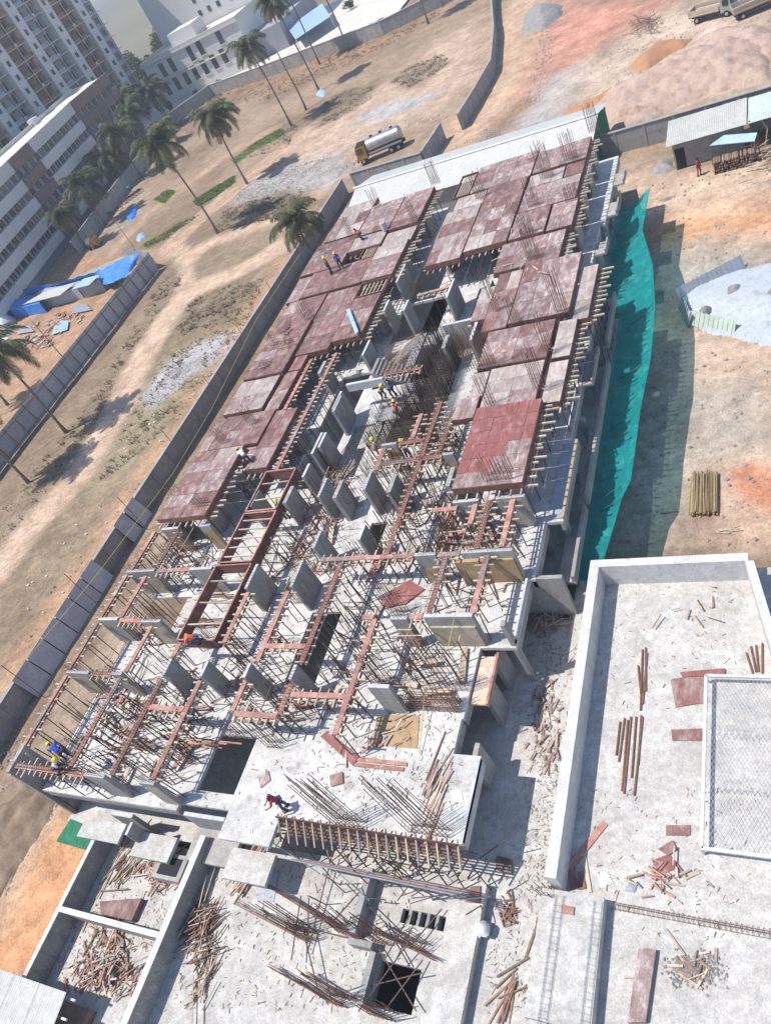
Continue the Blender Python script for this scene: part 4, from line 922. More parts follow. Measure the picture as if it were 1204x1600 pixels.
# ------------------------------------------------------------------ starter bars and reinforcement
def cluster(label, x, y, z, w, l, nx, ny_, h, ma='rust', lean=(0,0), ties=3, name='column_reinforcement'):
    mb = MB(); jit = ru(0,99)
    for i in range(nx):
        for j in range(ny_):
            if nx > 2 and ny_ > 2 and 0 < i < nx-1 and 0 < j < ny_-1: continue
            px = x-w/2+w*i/max(nx-1,1); py = y-l/2+l*j/max(ny_-1,1); hh = h*ru(.82,1.05)
            mb.tube((px,py,z-.02),(px+lean[0]*hh+ru(-.07,.07),py+lean[1]*hh+ru(-.07,.07),z+hh),.019,4,caps=False)
    for k in range(ties):
        zz = z+.15+k*.28; a = [(x-w/2+lean[0]*(zz-z),y-l/2,zz),(x+w/2+lean[0]*(zz-z),y-l/2,zz),(x+w/2+lean[0]*(zz-z),y+l/2,zz),(x-w/2+lean[0]*(zz-z),y+l/2,zz)]; mb.path(a+[a[0]],.011,3)
    return tag(mb.build(name, M_[ma]), label, 'reinforcement', 'upright column reinforcement')
CL = [(752,309,.9,.3,6,2,2.6),(854,277,1.1,.3,7,2,3.2),(834,322,.9,.3,6,2,2.6),(824,367,1.0,.3,6,2,3.0),(892,250,1.1,.3,7,2,2.6),(834,404,.9,.3,6,2,2.8),(894,314,1.0,.3,6,2,1.5),(928,205,.9,.3,6,2,2.6),(775,484,.4,.3,4,2,3.6),(879,490,.8,.3,6,2,3.5),(807,505,.6,.3,4,2,2.2),(752,574,2.0,.3,11,2,3.2),(857,549,.5,.3,4,2,3.0),(844,607,.7,.3,5,2,3.2),(766,632,.6,.3,4,2,2.6),(782,750,1.7,.5,9,2,1.9),
 (550,372,.5,.3,4,2,2.4),(652,352,.5,.3,4,2,3.0),(681,287,.9,.3,6,2,2.4),(482,497,.9,.3,5,2,2.0),(590,325,.9,.3,5,2,2.2),(505,395,.6,.3,4,2,1.6),(430,540,.7,.4,5,2,1.6),(320,792,1.2,.3,6,2,1.0),(270,770,1.0,.4,5,2,1.0),(395,660,.8,.3,5,2,1.6),(350,690,.6,.3,4,2,1.6)]
for k, (px,py,w,l,nx,ny_,h) in enumerate(sorted(CL, key=lambda c: c[1])):
    x, y = at(px,py,ZD)
    cluster('rusty starter bars on the %s wing deck, %s counted from the far end' % ('left' if px < 700 else 'right', ordw(k+1)), x,y,ZD,w,l,nx,ny_,h)
CF = [(547,1288,1.6,.3,8,2,4.6,(-.12,.03)),(672,1300,2.0,.3,9,2,4.4,(-.15,.05)),(625,960,1.2,.3,7,2,3.4,(0,0)),(700,1075,2.2,.3,9,2,3.6,(0,0)),(605,1070,1.5,.3,8,2,3.0,(0,0)),(690,900,.9,.3,6,2,2.2,(0,0)),(590,745,1.2,.3,7,2,2.6,(0,0)),(640,760,.8,.3,5,2,2.2,(0,0)),(560,790,.9,.3,5,2,2.4,(0,0)),(690,860,1.0,.3,5,2,2.0,(0,0)),(440,1010,.9,.3,6,2,2.2,(0,0)),(330,1010,1.2,.4,7,2,1.8,(0,0)),(370,1010,1.2,.4,7,2,2.0,(0,0)),(250,965,1.2,.3,6,2,1.8,(0,0)),(300,1190,.8,.3,5,2,1.6,(0,0)),(230,1170,1.5,.3,7,2,1.6,(0,0)),(430,1165,.9,.3,5,2,1.8,(0,0)),(375,1150,1.3,.3,6,2,1.6,(0,0)),(470,940,1.0,.3,6,2,1.6,(0,0)),(560,870,1.2,.3,6,2,1.6,(0,0)),(760,870,1.2,.3,6,2,1.8,(0,0)),(520,740,.8,.3,5,2,2.2,(0,0))]
for k, (px,py,w,l,nx,ny_,h,ln) in enumerate(sorted(CF, key=lambda c: c[1])):
    x, y = at(px,py,ZF)
    cluster('upright rusty bars on the open floor, %s counted from the far end' % ordw(k+1), x,y,ZF,w,l,nx,ny_,h,lean=ln)
for k, (px,py,w,nx,h) in enumerate([(470,1450,1.0,6,3.2),(545,1455,1.0,6,2.6),(530,1565,.9,6,3.4),(600,1470,.9,6,2.6),(655,1480,1.2,7,1.8),(600,1585,1.2,7,2.0),(480,1462,1.2,8,1.2),(855,1395,.6,5,1.2)]):
    x, y = at(px,py,ZM); cluster('rusty bars rising from the near terrace slab, %s in order' % ordw(k+1) if k < 7 else 'short bars rising at the near end of the white parapet', x,y,ZM if k<7 else ZP,w,.3,nx,2,h,lean=(ru(-.25,.1),ru(-.05,.05)))
# reinforcement cage of the lift core
def cage(label, x0,x1,y0,y1,z0,z1,step=.2,ma='rebar_dark'):
    r = thing('core_reinforcement', label, 'reinforcement', ((x0+x1)/2,(y0+y1)/2,z0))
    for (a, b) in (((x0,y0),(x1,y0)),((x1,y0),(x1,y1)),((x1,y1),(x0,y1)),((x0,y1),(x0,y0))):
        for off in (0,.16):
            mb = MB(); a_ = Vector((*a,0)); b_ = Vector((*b,0)); L = (b_-a_).length; d = (b_-a_)/L; s = Vector((-d.y,d.x,0))*off; n = int(L/step)
            for i in range(n+1):
                p = a_+d*(L*i/n)+s; mb.tube((p.x,p.y,z0),(p.x+ru(-.08,.08),p.y+ru(-.08,.08),z1+ru(-.9,.9)),.02,3,caps=False)
            k = z0+.15
            while k < z1: mb.tube((a_.x+s.x,a_.y+s.y,k),(b_.x+s.x,b_.y+s.y,k+ru(-.04,.04)),.015,3,caps=False); k += .22
            mb.build('bar_mesh', M_[ma], r)
    return r
cage('dense dark reinforcement cage of the lift core in the centre', -25.4,-22.7,36.4,48.2,ZP,8.2,.13)
cage('inner dark reinforcement layer of the lift core', -24.7,-23.4,37.2,47.4,ZP,8.0,.14)
cage('second inner reinforcement layer of the lift core', -25.05,-23.05,41.5,44.5,ZP,8.3,.14)
cage('lower dark reinforcement cage beside the workers at the stair', -27.9,-25.6,36.8,40.8,ZP,7.4,.16)
cage('stacked rusty bar cage on the open floor near the right edge', -18.6,-15.9,16.3,16.9,ZF,7.6,.25,'rust')
r = thing('stair_flight', 'ribbed grey concrete stair flights behind the central workers', 'stairs', (-28,46,ZF))
for i in range(11):
    MB().box(-29.6+i*.28,-29.33+i*.28,46.2,48.2,ZF-.5+i*.165,ZF-.25+i*.165).build('step', M_['conc_old'], r)
    MB().box(-29.6+i*.28,-29.33+i*.28,44.1,46.0,ZF+1.15-i*.165,ZF+1.4-i*.165).build('step', M_['conc_old'], r)
MB().box(-26.5,-25.75,44.1,48.2,ZF+1.2,ZF+1.4).build('landing', M_['conc_old'], r)
for i in range(24):
    y = 44.1+i*.17; MB().tube((-29.8,y,ZF+.9),(-25.8,y+ru(-.1,.1),ZF+1.75),.016,4).build('bar', M_['rust'], r)
for i in range(9): MB().tube((-29.6+i*.45,44.0,ZF+1.3),(-29.5+i*.45,48.4,ZF+1.4),.016,4).build('bar', M_['rust'], r)
tag(MB().box(-27.9,-25.9,39.2,41.0,ZF+.35,ZF+.47).build('work_platform', M_['conc_old']), 'small grey platform under the pair of workers at the core', 'platform')

# ------------------------------------------------------------------ safety net along the right side
def net():
    r = thing('safety_net', 'long teal safety net slung along the right side of the building', 'safety net', (-11,45,0))
    out = [(1015,292,4.6),(1003,360,4.5),(1019,414,4.5),(1023,480,4.4),(1016,560,4.4),(1000,640,4.4),(985,750,4.3),(971,778,4.1),(945,868,3.9),(925,930,3.4),(907,975,2.9)]
    O = [A3(*p) for p in out]
    def inner(y): return -14.0 if y > 52.5 else -12.25 if y > 31 else -12.3 if y > 26 else -12.3
    n = 260; rows = 16; mb = MB()
    ys = np.linspace(O[0].y, O[-1].y, n+1)
    oy = [p.y for p in O][::-1]; ox = [p.x for p in O][::-1]; oz = [p.z for p in O][::-1]
    for i, y in enumerate(ys):
        xo = np.interp(y, oy, ox); zo = np.interp(y, oy, oz); xi = inner(y); zi = 3.2 if y > 26 else 2.6
        if xo < xi+.25: xi = xo-.25
        for j in range(rows+1):
            t = j/rows; sag = -math.sin(t*PI)*.55
            wr = (mnoise.noise(Vector((y*.7,t*1.5,0)))*.5+mnoise.noise(Vector((y*2.2,t*1.2,5)))*.28+abs(math.sin(y*.55+t*.8))*.22+.3*abs(mnoise.noise(Vector((y*1.6+t*2.4,t*.8,9))))+.16*mnoise.noise(Vector((y*5+t*4,t*2,3))))*math.sin(t*PI)**.4
            mb.v.append((xi*(1-t)+xo*t, y+.1*math.sin(t*5+y), zi*(1-t)+zo*t+sag+wr))
    for i in range(n):
        for j in range(rows):
            k = i*(rows+1)+j; mb.f.append((k,k+1,k+rows+2,k+rows+1))
    mb.build('net_sheet', M_['net'], r, True)
    mb = MB().path([(p.x,p.y,p.z+.02) for p in O], .015, 4); mb.build('edge_rope', M_['net'], r)
    for p in O[1:-2]:
        ppipe('outrigger', M_['prop'], r, (-12.4 if p.y < 52 else -14.1,p.y,2.6),(p.x,p.y,p.z),.025)
        MB().path([(-12.2 if p.y < 52 else -13.9,p.y-1.2,3.3),(p.x-1.2,p.y-.6,p.z-.25),(p.x,p.y,p.z)], .012, 3).build('tie_rope', M_['net'], r)
    far = MB(); a = A3(958,296,4.4)
net()
for ma_ in (M_['net'],):
    nn_ = ma_.node_tree; tb = nn_.nodes.new('ShaderNodeBsdfTransparent'); tb.inputs[0].default_value = (.55,.95,.92,1); mx = nn_.nodes.new('ShaderNodeMixShader'); out = nn_.nodes['Material Output']
    src = out.inputs[0].links[0].from_socket; mx.inputs[0].default_value = .2; nn_.links.new(src, mx.inputs[1]); nn_.links.new(tb.outputs[0], mx.inputs[2]); nn_.links.new(mx.outputs[0], out.inputs[0])
mb = MB().quad((-41.6,9.3,3.4),(-38.5,8.9,3.3),(-39.6,7.9,2.7),(-42.9,8.1,2.5)); mb.quad((-41.6,9.3,3.39),(-42.9,8.1,2.49),(-39.6,7.9,2.69),(-38.5,8.9,3.29))
tag(mb.build('green_net', M_['net_green']), 'small green net corner at the lower left of the building', 'net')

# ------------------------------------------------------------------ palms and shrubs
def frond_mesh(name, elev, droop, length, ma, n=40):
    mb = MB(); pts = []; p = Vector((0,0,0)); a = elev; st = length/14
    for i in range(15):
        pts.append(p.copy()); p = p+Vector((math.cos(a)*st,0,math.sin(a)*st)); a -= droop/14*(1+i*.08)
    mb.path(pts, [.05*(1-i/16) for i in range(15)], 4)
    for i in range(n):
        t = .14+.86*i/n; k = t*14; j = min(int(k),13); u = k-j; c = pts[j]*(1-u)+pts[j+1]*u; d = (pts[j+1]-pts[j]).normalized()
        L = length*.25*(math.sin(PI*(.18+.78*t))**.7)*ru(.85,1.1)
        for s in (-1,1):
            dirv = (d*.6+Vector((0,s*.95,0))+Vector((0,0,ru(-.75,-.15)))).normalized(); w = d*.055
            q = c+dirv*L*.55; e = c+dirv*L+Vector((0,0,-L*.28))
            nn = len(mb.v); mb.v += [tuple(c-w*.6),tuple(c+w*.6),tuple(q+w),tuple(q-w),tuple(e)]; mb.f += [(nn,nn+1,nn+2,nn+3),(nn+3,nn+2,nn+4)]
    return mb.mesh(name, ma)
FR = [frond_mesh('frond_up',1.2,1.3,4.6,M_['palm_leaf']),frond_mesh('frond_mid',.7,1.35,5.0,M_['palm_leaf']),frond_mesh('frond_low',.1,1.3,4.9,M_['palm_leaf']),frond_mesh('frond_dead',-.6,.8,4.0,M_['palm_dead'])]
def palm(label, px, py, h, sc=1.0, n=22, dead=3, lean=(0,0), crown=True, world=None):
    b = Vector((*world,0)) if world else A3(px,py,0); r = thing('coconut_palm' if crown else 'bare_trunk', label, 'palm tree' if crown else 'pole', b, 'coconut palms' if crown else None)
    top = b+Vector((lean[0],lean[1],h)); pts = []; rad = []
    for i in range(9):
        t = i/8; pts.append(b+Vector((lean[0]*t*t+.15*math.sin(t*5+px),lean[1]*t*t+.1*math.sin(t*4),h*t))); rad.append(.2-.085*t+(.1 if i == 0 else 0))
    MB().path(pts, rad, 7).build('trunk', M_['trunk'], r, True)
    if not crown: return
    c = pts[-1]
    for k in range(n+dead):
        v = 3 if k >= n else (0 if k < n*.3 else 1 if k < n*.68 else 2)
        o = link('frond', FR[v], r); o.location = c; s = sc*ru(.88,1.1); o.scale = (s,s*ru(.9,1.1),s)
        o.rotation_euler = (ru(-.35,.35), ru(-.28,.28), 2.399*k+ru(-.45,.45))
    mb = MB()
    for k in range(7): a = k*.9; mb.lathe([(.02,-.16),(.12,-.06),(.13,.04),(.03,.14)],(c.x+.28*math.cos(a),c.y+.28*math.sin(a),c.z-.25),6)
    mb.build('coconuts', M_['palm_dead'], r, True)
PALMS = [(232,222,11.5,1.2,'palm rising behind the largest crowned palm'),(258,188,9.0,1.1,'low palm beside the yard corner'),(456,196,15.8,1.0,'tall palm with drooping crown in front of the white building'),(385,287,12.2,1.0,'palm at the upper end of the grey rubble patch'),(340,365,15.75,1.1,'largest full crowned palm in front of the banded building'),
 (498,143,18.8,.95,'very tall palm whose crown touches the top edge'),(500,100,18.5,.95,'tall palm trunk rising by the blue canopy, crown at the top edge'),(540,68,17,.95,'palm near the far wall, crown beyond the top edge'),(670,37,14,.95,'palm by the end of the far wall, crown beyond the top edge'),
 (270,200,9.9,1.2,'palm nearest the white building yard corner'),(245,240,10.9,1.2,'palm in front of the brown end of the banded building'),(222,278,10.4,1.2,'palm beside the parked motorcycles, right of its pair'),(192,293,7.0,1.2,'short palm close to the dark wall by the motorcycles'),
 (165,352,8.9,1.2,'palm standing alone in front of the white bands'),(137,388,7.9,.9,'small palm by the yellow machine'),(105,675,12.9,1.0,'palm outside the sheet fence, upper of the two at the left edge'),(45,755,11.6,1.0,'palm outside the sheet fence, lower of the two at the left edge'),(503,432,7.6,.85,'palm growing between the boundary wall and the far left deck')]
for px,py,h,sc,lab in PALMS: palm(lab, px,py,h,sc*1.08, n=random.randint(22,34), dead=random.randint(3,9), lean=(ru(-1.0,1.0),ru(-1.0,1.0)))
palm('leafless dead palm trunk standing between two tall palms', 478,172,12, crown=False)
palm('withered brown palm near the left end of the banded building', 75,420,6.5,.55,n=0,dead=10)
palm('palm partly showing at the left edge above the fence', 0,0,8.0,.9,n=20,dead=2,world=(-104,66))
def bush(label, x, y, z, rx, rz, n, ma='leaf', leaf=.22, name='bush', cat='bush', trunk=None, group=None):
    r = thing(name, label, cat, (x,y,z), group); mb = MB()
    cl = [(ru(-1,1)*rx*.6,ru(-1,1)*rx*.6,rz*ru(.35,.95),ru(.35,.6)) for _ in range(9)]
    for i in range(n):
        c = random.choice(cl); u = Vector((random.gauss(0,1),random.gauss(0,1),random.gauss(0,1))).normalized()*c[3]*rx*rnd()**.35
        p = Vector((x+c[0]+u.x, y+c[1]+u.y, z+max(.05,c[2]+u.z*.8*rz/rx))); a = Vector((ru(-1,1),ru(-1,1),ru(-.4,1))).normalized()*leaf; b = a.cross(Vector((ru(-1,1),ru(-1,1),ru(-1,1)))).normalized()*leaf*.55
        mb.quad(p-a, p+b, p+a, p-b)
    mb.build('crown', M_[ma], r)
    h = trunk or rz*.5
    t = MB().tube((x,y,z-.05),(x+.1,y,z+h),.08*max(1,rx*.4),6,.04); 
    for k in range(4): a = k*1.6; t.tube((x,y,z+h*.6),(x+rx*.45*math.cos(a),y+rx*.45*math.sin(a),z+h*1.25),.04*max(1,rx*.3),5,.015)
    t.build('trunk', M_['trunk'], r)
for k, (px,py,rx,rz,lab) in enumerate([(462,52,1.6,1.9,'green hedge bush under the blue canopy, left end'),(482,38,1.6,1.9,'green hedge bush under the blue canopy, middle'),(500,25,1.6,1.9,'green hedge bush under the blue canopy, right end'),(548,15,2.0,2.2,'dark bush in the garden beyond the far wall'),(285,150,1.5,2.4,'shrub at the foot of the white building, left'),(310,150,1.2,1.6,'shrub at the foot of the white building, middle'),(345,135,1.2,1.6,'shrub at the foot of the white building, right'),(268,172,1.2,2.0,'small tree at the left corner of the white building')]):
    x, y = at(px,py,.5); bush(lab, x,y,.5,rx,rz,700)
for k, (x,y,rx,rz,lab) in enumerate([(-198,262,5,9,'dark tree behind the tower foot'),(-176,268,4,8,'dark tree behind the white building corner'),(-190,320,8,12,'tree mass beyond the white building'),(-215,340,8,12,'tree mass beyond the tower'),(-200,430,12,16,'far hazy tree clump, middle'),(-240,440,12,16,'far hazy tree clump, left'),(-186,250,3,5,'round tree close behind the tower corner'),(-192,284,5,9,'dark tree just right of the tower top'),(-212,276,6,10,'dark tree half hidden by the tower'),(-182,276,4,7,'tree half hidden by the white building rear'),(-236,372,10,14,'hazy tree line at the far left'),(-205,380,10,14,'hazy tree line at the far right'),(-205,292,7,12,'hazy dark tree beyond the tower, left'),(-196,300,7,13,'hazy dark tree beyond the tower, right'),(-190,272,4,7,'smaller tree between the tower and the white building'),(-224,330,9,13,'farthest tree seen past the tower'),(-184,260,4,6,'low tree beside the tower foot')]):
    bush(lab, x,y,0,rx,rz,2600,'leaf',.55,'tree','tree',rz*.45)
# dry scrub, weeds and rubble on the open land
def scatter(name, label, cat, polys, n, ma, fn):
    mb = MB()
    for poly, cnt_ in polys:
        W = [at(*p) for p in poly]; xs_ = [w[0] for w in W]; ys_ = [w[1] for w in W]
        k = 0; tries = 0
        while k < cnt_ and tries < cnt_*12:
            tries += 1; x = ru(min(xs_),max(xs_)); y = ru(min(ys_),max(ys_)); ins = False
            for i in range(len(W)):
                a = W[i]; b = W[i-1]
                if (a[1] > y) != (b[1] > y) and x < (b[0]-a[0])*(y-a[1])/(b[1]-a[1])+a[0]: ins = not ins
            if ins: fn(mb, x, y); k += 1
    tag(mb.build(name, M_[ma]), label, cat, kind='stuff')
RW = [at(*p) for p in ROAD]
def on_road(x, y):
    for a, b in zip(RW[:-1], RW[1:]):
        ex, ey = b[0]-a[0], b[1]-a[1]; t = min(1,max(0,((x-a[0])*ex+(y-a[1])*ey)/(ex*ex+ey*ey)))
        if math.hypot(x-a[0]-ex*t, y-a[1]-ey*t) < 3.0: return True
    return False
def tuft(mb, x, y, h=.5):
    if on_road(x, y): return
    for k in range(5):
        a = ru(0,6.3); l = h*ru(.5,1.2); d = Vector((math.cos(a),math.sin(a),0)); w = Vector((-d.y,d.x,0))*.07
        p = Vector((x,y,-.05))+d*ru(0,.3); mb.tri(p-w, p+w, p+d*l*.6+Vector((0,0,l)))
def stone(mb, x, y, s0=.05, s1=.2):
    s = ru(s0,s1); c = Vector((x,y,s*.2)); n = len(mb.v)
    for (u,v,w) in ((1,0,0),(-1,0,0),(0,1,0),(0,-1,0),(0,0,1)): mb.v.append(tuple(c+Vector((u*s*ru(.6,1.2),v*s*ru(.6,1.2),w*s*ru(.4,.9)))))
    mb.f += [(n,n+2,n+4),(n+2,n+1,n+4),(n+1,n+3,n+4),(n+3,n,n+4)]
SCR = [([(270,500),(300,470),(370,440),(415,432),(400,460),(340,510),(285,525)],700),([(0,800),(150,620),(250,440),(290,420),(260,500),(150,690),(0,860)],1000),([(150,760),(240,690),(360,560),(420,440),(330,520),(250,560)],700),([(335,365),(350,330),(400,312),(470,300),(500,315),(450,335),(390,350)],1300),([(610,130),(640,105),(690,85),(705,95),(680,115),(640,135)],500),([(500,165),(540,140),(585,135),(580,155),(530,185),(500,200)],700),([(350,110),(420,115),(520,80),(640,35),(700,0),(690,20),(600,75),(500,120),(420,155),(340,165)],1800),([(225,385),(290,345),(320,330),(260,375)],300),([(380,250),(420,215),(470,190),(450,230)],300)]
scatter('dry_scrub', 'dry brown scrub and weeds on the open land left of the wall', 'scrub', SCR, 0, 'scrub', lambda mb,x,y: tuft(mb,x,y,ru(.12,.55)) if mnoise.noise(Vector((x*.35,y*.35,2)))+mnoise.noise(Vector((x*1.1,y*1.1,7)))*.6 > -.12 else None)
scatter('grass', 'short green grass strips beside the dirt tracks', 'grass', [([(362,250),(400,222),(440,200),(445,212),(400,235),(368,256)],900),([(302,315),(330,295),(366,275),(368,285),(335,308),(310,322)],900),([(225,380),(255,365),(285,345),(290,352),(260,372),(230,390)],400),([(240,312),(262,295),(275,300),(258,318)],300)], 0, 'grass', lambda mb,x,y: tuft(mb,x,y,.3))
scatter('rubble', 'scattered pale stones and rubble on the open land', 'rubble', [([(370,320),(370,300),(400,280),(440,262),(540,240),(560,262),(470,300)],1100),([(222,625),(262,565),(340,522),(400,505),(370,560),(270,630)],160),([(0,1000),(430,430),(440,440),(60,1010)],50),([(700,240),(760,200),(820,215),(800,250)],420),([(0,1230),(50,1205),(105,1225),(75,1290),(30,1360),(0,1420)],260),([(60,1060),(0,1150),(0,1200),(30,1200),(110,1070)],160),([(900,110),(1060,20),(1204,10),(1204,120),(960,190)],420),([(820,170),(850,20),(880,20),(840,170)],260),([(960,300),(1204,250),(1204,420),(1000,400)],120),([(1000,540),(1204,560),(1204,850),(960,850)],160)], 0, 'rock', stone)
scatter('litter', 'pale scraps of paper and plastic on the open land', 'litter', [([(0,860),(420,430),(420,470),(40,1010)],30),([(470,260),(560,235),(700,180),(560,200)],60)], 0, 'cloth_white', lambda mb,x,y: mb.quad((x,y,.05),(x+ru(.1,.25),y+.05,.1),(x+.2,y+ru(.1,.25),.12),(x-.05,y+.2,.08)))

# ------------------------------------------------------------------ piles
heap('sand_pile', 'large pale earth mound behind the right hand sheds', 'mound', [(905,190),(960,135),(1010,120),(1070,90),(1130,70),(1204,50),(1204,128),(1100,150),(1000,190),(950,205)], -.1, 2.8, M_['sand_pale'], .4, 1.3, seed=1)
heap('sand_pile', 'pinkish earth mound in front of the old flatbed truck', 'mound', [(1075,95),(1090,60),(1140,45),(1204,38),(1230,70),(1204,90),(1130,100)], -.1, 1.8, M_['sand_pale'], .4, .8, seed=21)
heap('sand_pile', 'small rough earth mound between the orange ridge and the boundary wall', 'mound', [(950,205),(965,185),(1010,170),(1040,172),(1020,190),(980,205)], -.1, 1.6, M_['sand_pale'], .3, 1.2, seed=22)
heap('sand_pile', 'smooth orange sand pile beside the pale mound', 'mound', [(982,108),(1000,90),(1025,67),(1078,63),(1070,72),(1035,90),(1012,108)], 0, 1.3, M_['sand_orange'], .3, .1, seed=2)
heap('sand_pile', 'low orange earth ridge behind the white roofed shed', 'mound', [(880,178),(920,160),(960,135),(1000,132),(985,150),(945,165),(905,185)], 0, 1.0, M_['sand_orange'], .35, .25, seed=3)
heap('gravel_pile', 'dark grey gravel pile on the reddish ground at the top', 'mound', [(815,52),(820,25),(840,10),(875,10),(880,22),(850,45)], 0, 2.2, M_['gravel'], .45, .3, seed=4)
heap('sand_pile', 'small grey ash heap beside the shed doorway', 'mound', [(1015,268),(1030,250),(1052,248),(1050,265),(1030,272)], 0, .7, M_['gravel'], .25, .2, seed=6)
heap('lime_pile', 'broad white powder heap ringed by metal sheets in the right yard', 'mound', [(1063,480),(1070,455),(1110,432),(1204,412),(1300,430),(1290,560),(1204,542),(1150,528),(1090,510)], 0, .75, M_['chalk'], .35, .25, seed=5, sharp=.45)
for k, (px, py) in enumerate([(1100,487),(1146,455),(1203,462)]):
    x, y = at(px,py,.6); heap('dark_lump', ['dark grey lump on the white heap, left one','dark grey lump on the white heap, middle one','dark grey lump on the white heap, right one'][k], 'lump', [(x-.5,y-.6),(x+.4,y-.4),(x+.5,y+.6),(x-.3,y+.5)], .62, .45, M_['gravel'], .12, .15, True, seed=k)
heap('spoil_heap', 'rough brown earth bank left of the retaining wall', 'mound', [(0,1240),(50,1205),(105,1225),(75,1285),(30,1350),(0,1410),(-60,1420),(-60,1280)], -.1, 1.3, M_['soilbrown'], .25, 1.0, seed=8)
heap('spoil_heap', 'strip of dug earth beside the left edge of the floor', 'mound', [(-50.5,12),(-47,11),(-44,16),(-43.5,30),(-46,34),(-50,30)], -.1, 1.5, M_['soilbrown'], .25, .9, True, seed=9)
# metal sheets round the white heap
for k, (p, q, lab) in enumerate([((1062,472),(1165,418),'ribbed grey sheet edging the far side of the white heap'),((1058,482),(1072,512),'pale sheet edging the left of the white heap'),((1072,508),(1145,524),'dark ribbed sheet edging the near side of the white heap')]):
    a = A3(*p,0); b = A3(*q,0); d = (b-a); s = Vector((-d.y,d.x,0)).normalized(); n = int(d.length/.2); mb = MB()
    for i in range(n):
        u = a+d*(i/n); w = a+d*((i+1)/n); o = s*(.05*(i%2)); mb.hexa([u+o,w+o,w+o+s*.02,u+o+s*.02,u+o+s*.5+Vector((0,0,1.0)),w+o+s*.5+Vector((0,0,1.0)),w+o+s*.52+Vector((0,0,1.0)),u+o+s*.52+Vector((0,0,1.0))])
    tag(mb.build('metal_sheet', M_['galv' if k < 2 else 'sheet_green']), lab, 'sheet')
# bamboo stack
r = thing('bamboo_stack', 'stack of bamboo poles on the tan ground in the right yard', 'bamboo', (-6,35.3,0))
for j in range(4):
    for i in range(16-j):
        x = -7.0+.11*i+.055*j+ru(-.02,.02); ppipe('pole', M_['bamboo'], r, (x,33.7+ru(-.15,.15),.08+j*.1),(x+ru(-.12,.12),37.1+ru(-.2,.2),.08+j*.1+ru(0,.05)),ru(.04,.055))
tag(MB().hexa([A3(1030,800,.02),A3(1060,798,.02),A3(1060,800,.02),A3(1030,802,.02),A3(1030,800,.1),A3(1060,798,.1),A3(1060,800,.1),A3(1030,802,.1)]).build('loose_pole', M_['timber_dark']), 'single pole lying left of the bamboo stack', 'pole')
for k, (px,py,w) in enumerate([(1125,830,26),(1165,290,30)]):
    h = thing('pole_bundle', ['few loose sticks on the ground below the bamboo stack','scattered sticks on the sand near the sheds'][k], 'sticks', A3(px,py,0))
    for i in range(7): 
        x, y = at(px+ru(-w,w)*.6, py+ru(-4,4)); ppipe('stick', M_['timber'], h, (x,y,.05),(x+ru(.5,1.2),y+ru(-.2,.3),.08),.03)
h = thing('brushwood_heap', 'bare grey brushwood heap on the ground near the top right', 'wood heap', A3(1010,40,0))
for i in range(70):
    x, y = at(1010+ru(-18,18), 42+ru(-14,14)); a = ru(0,6.3); L = ru(.8,2.6); ppipe('branch', M_['timber_dark'], h, (x,y,ru(0,.6)),(x+L*math.cos(a),y+L*math.sin(a),ru(.2,1.5)),ru(.02,.05),4)

# ------------------------------------------------------------------ vehicles
def place(r, loc, rz):
    r.location = loc; r.rotation_euler = (0,0,rz); return r
def wheel(parent, x, y, rad=.5, wid=.28):
    t = MB(); n = 16; k = len(t.v)
    prof = [(rad*.55,-wid/2),(rad*.92,-wid/2),(rad,-wid/4),(rad,wid/4),(rad*.92,wid/2),(rad*.55,wid/2)]
    for (r_, o) in prof:
        for i in range(n): a = 2*PI*i/n; t.v.append((x+r_*math.cos(a), y+o, rad+r_*math.sin(a)))
    for j in range(len(prof)-1):
        for i in range(n): e = (i+1)%n; t.f.append((j*n+i,j*n+e,(j+1)*n+e,(j+1)*n+i))
    t.f.append(tuple(range(n))); t.f.append(tuple((len(prof)-1)*n+i for i in range(n)))
    w = t.build('wheel', M_['rubber'], parent)
    MB().tube((x,y-wid/2-.03,rad),(x,y+wid/2+.03,rad),rad*.5,10).build('rim', M_['galv'], w)
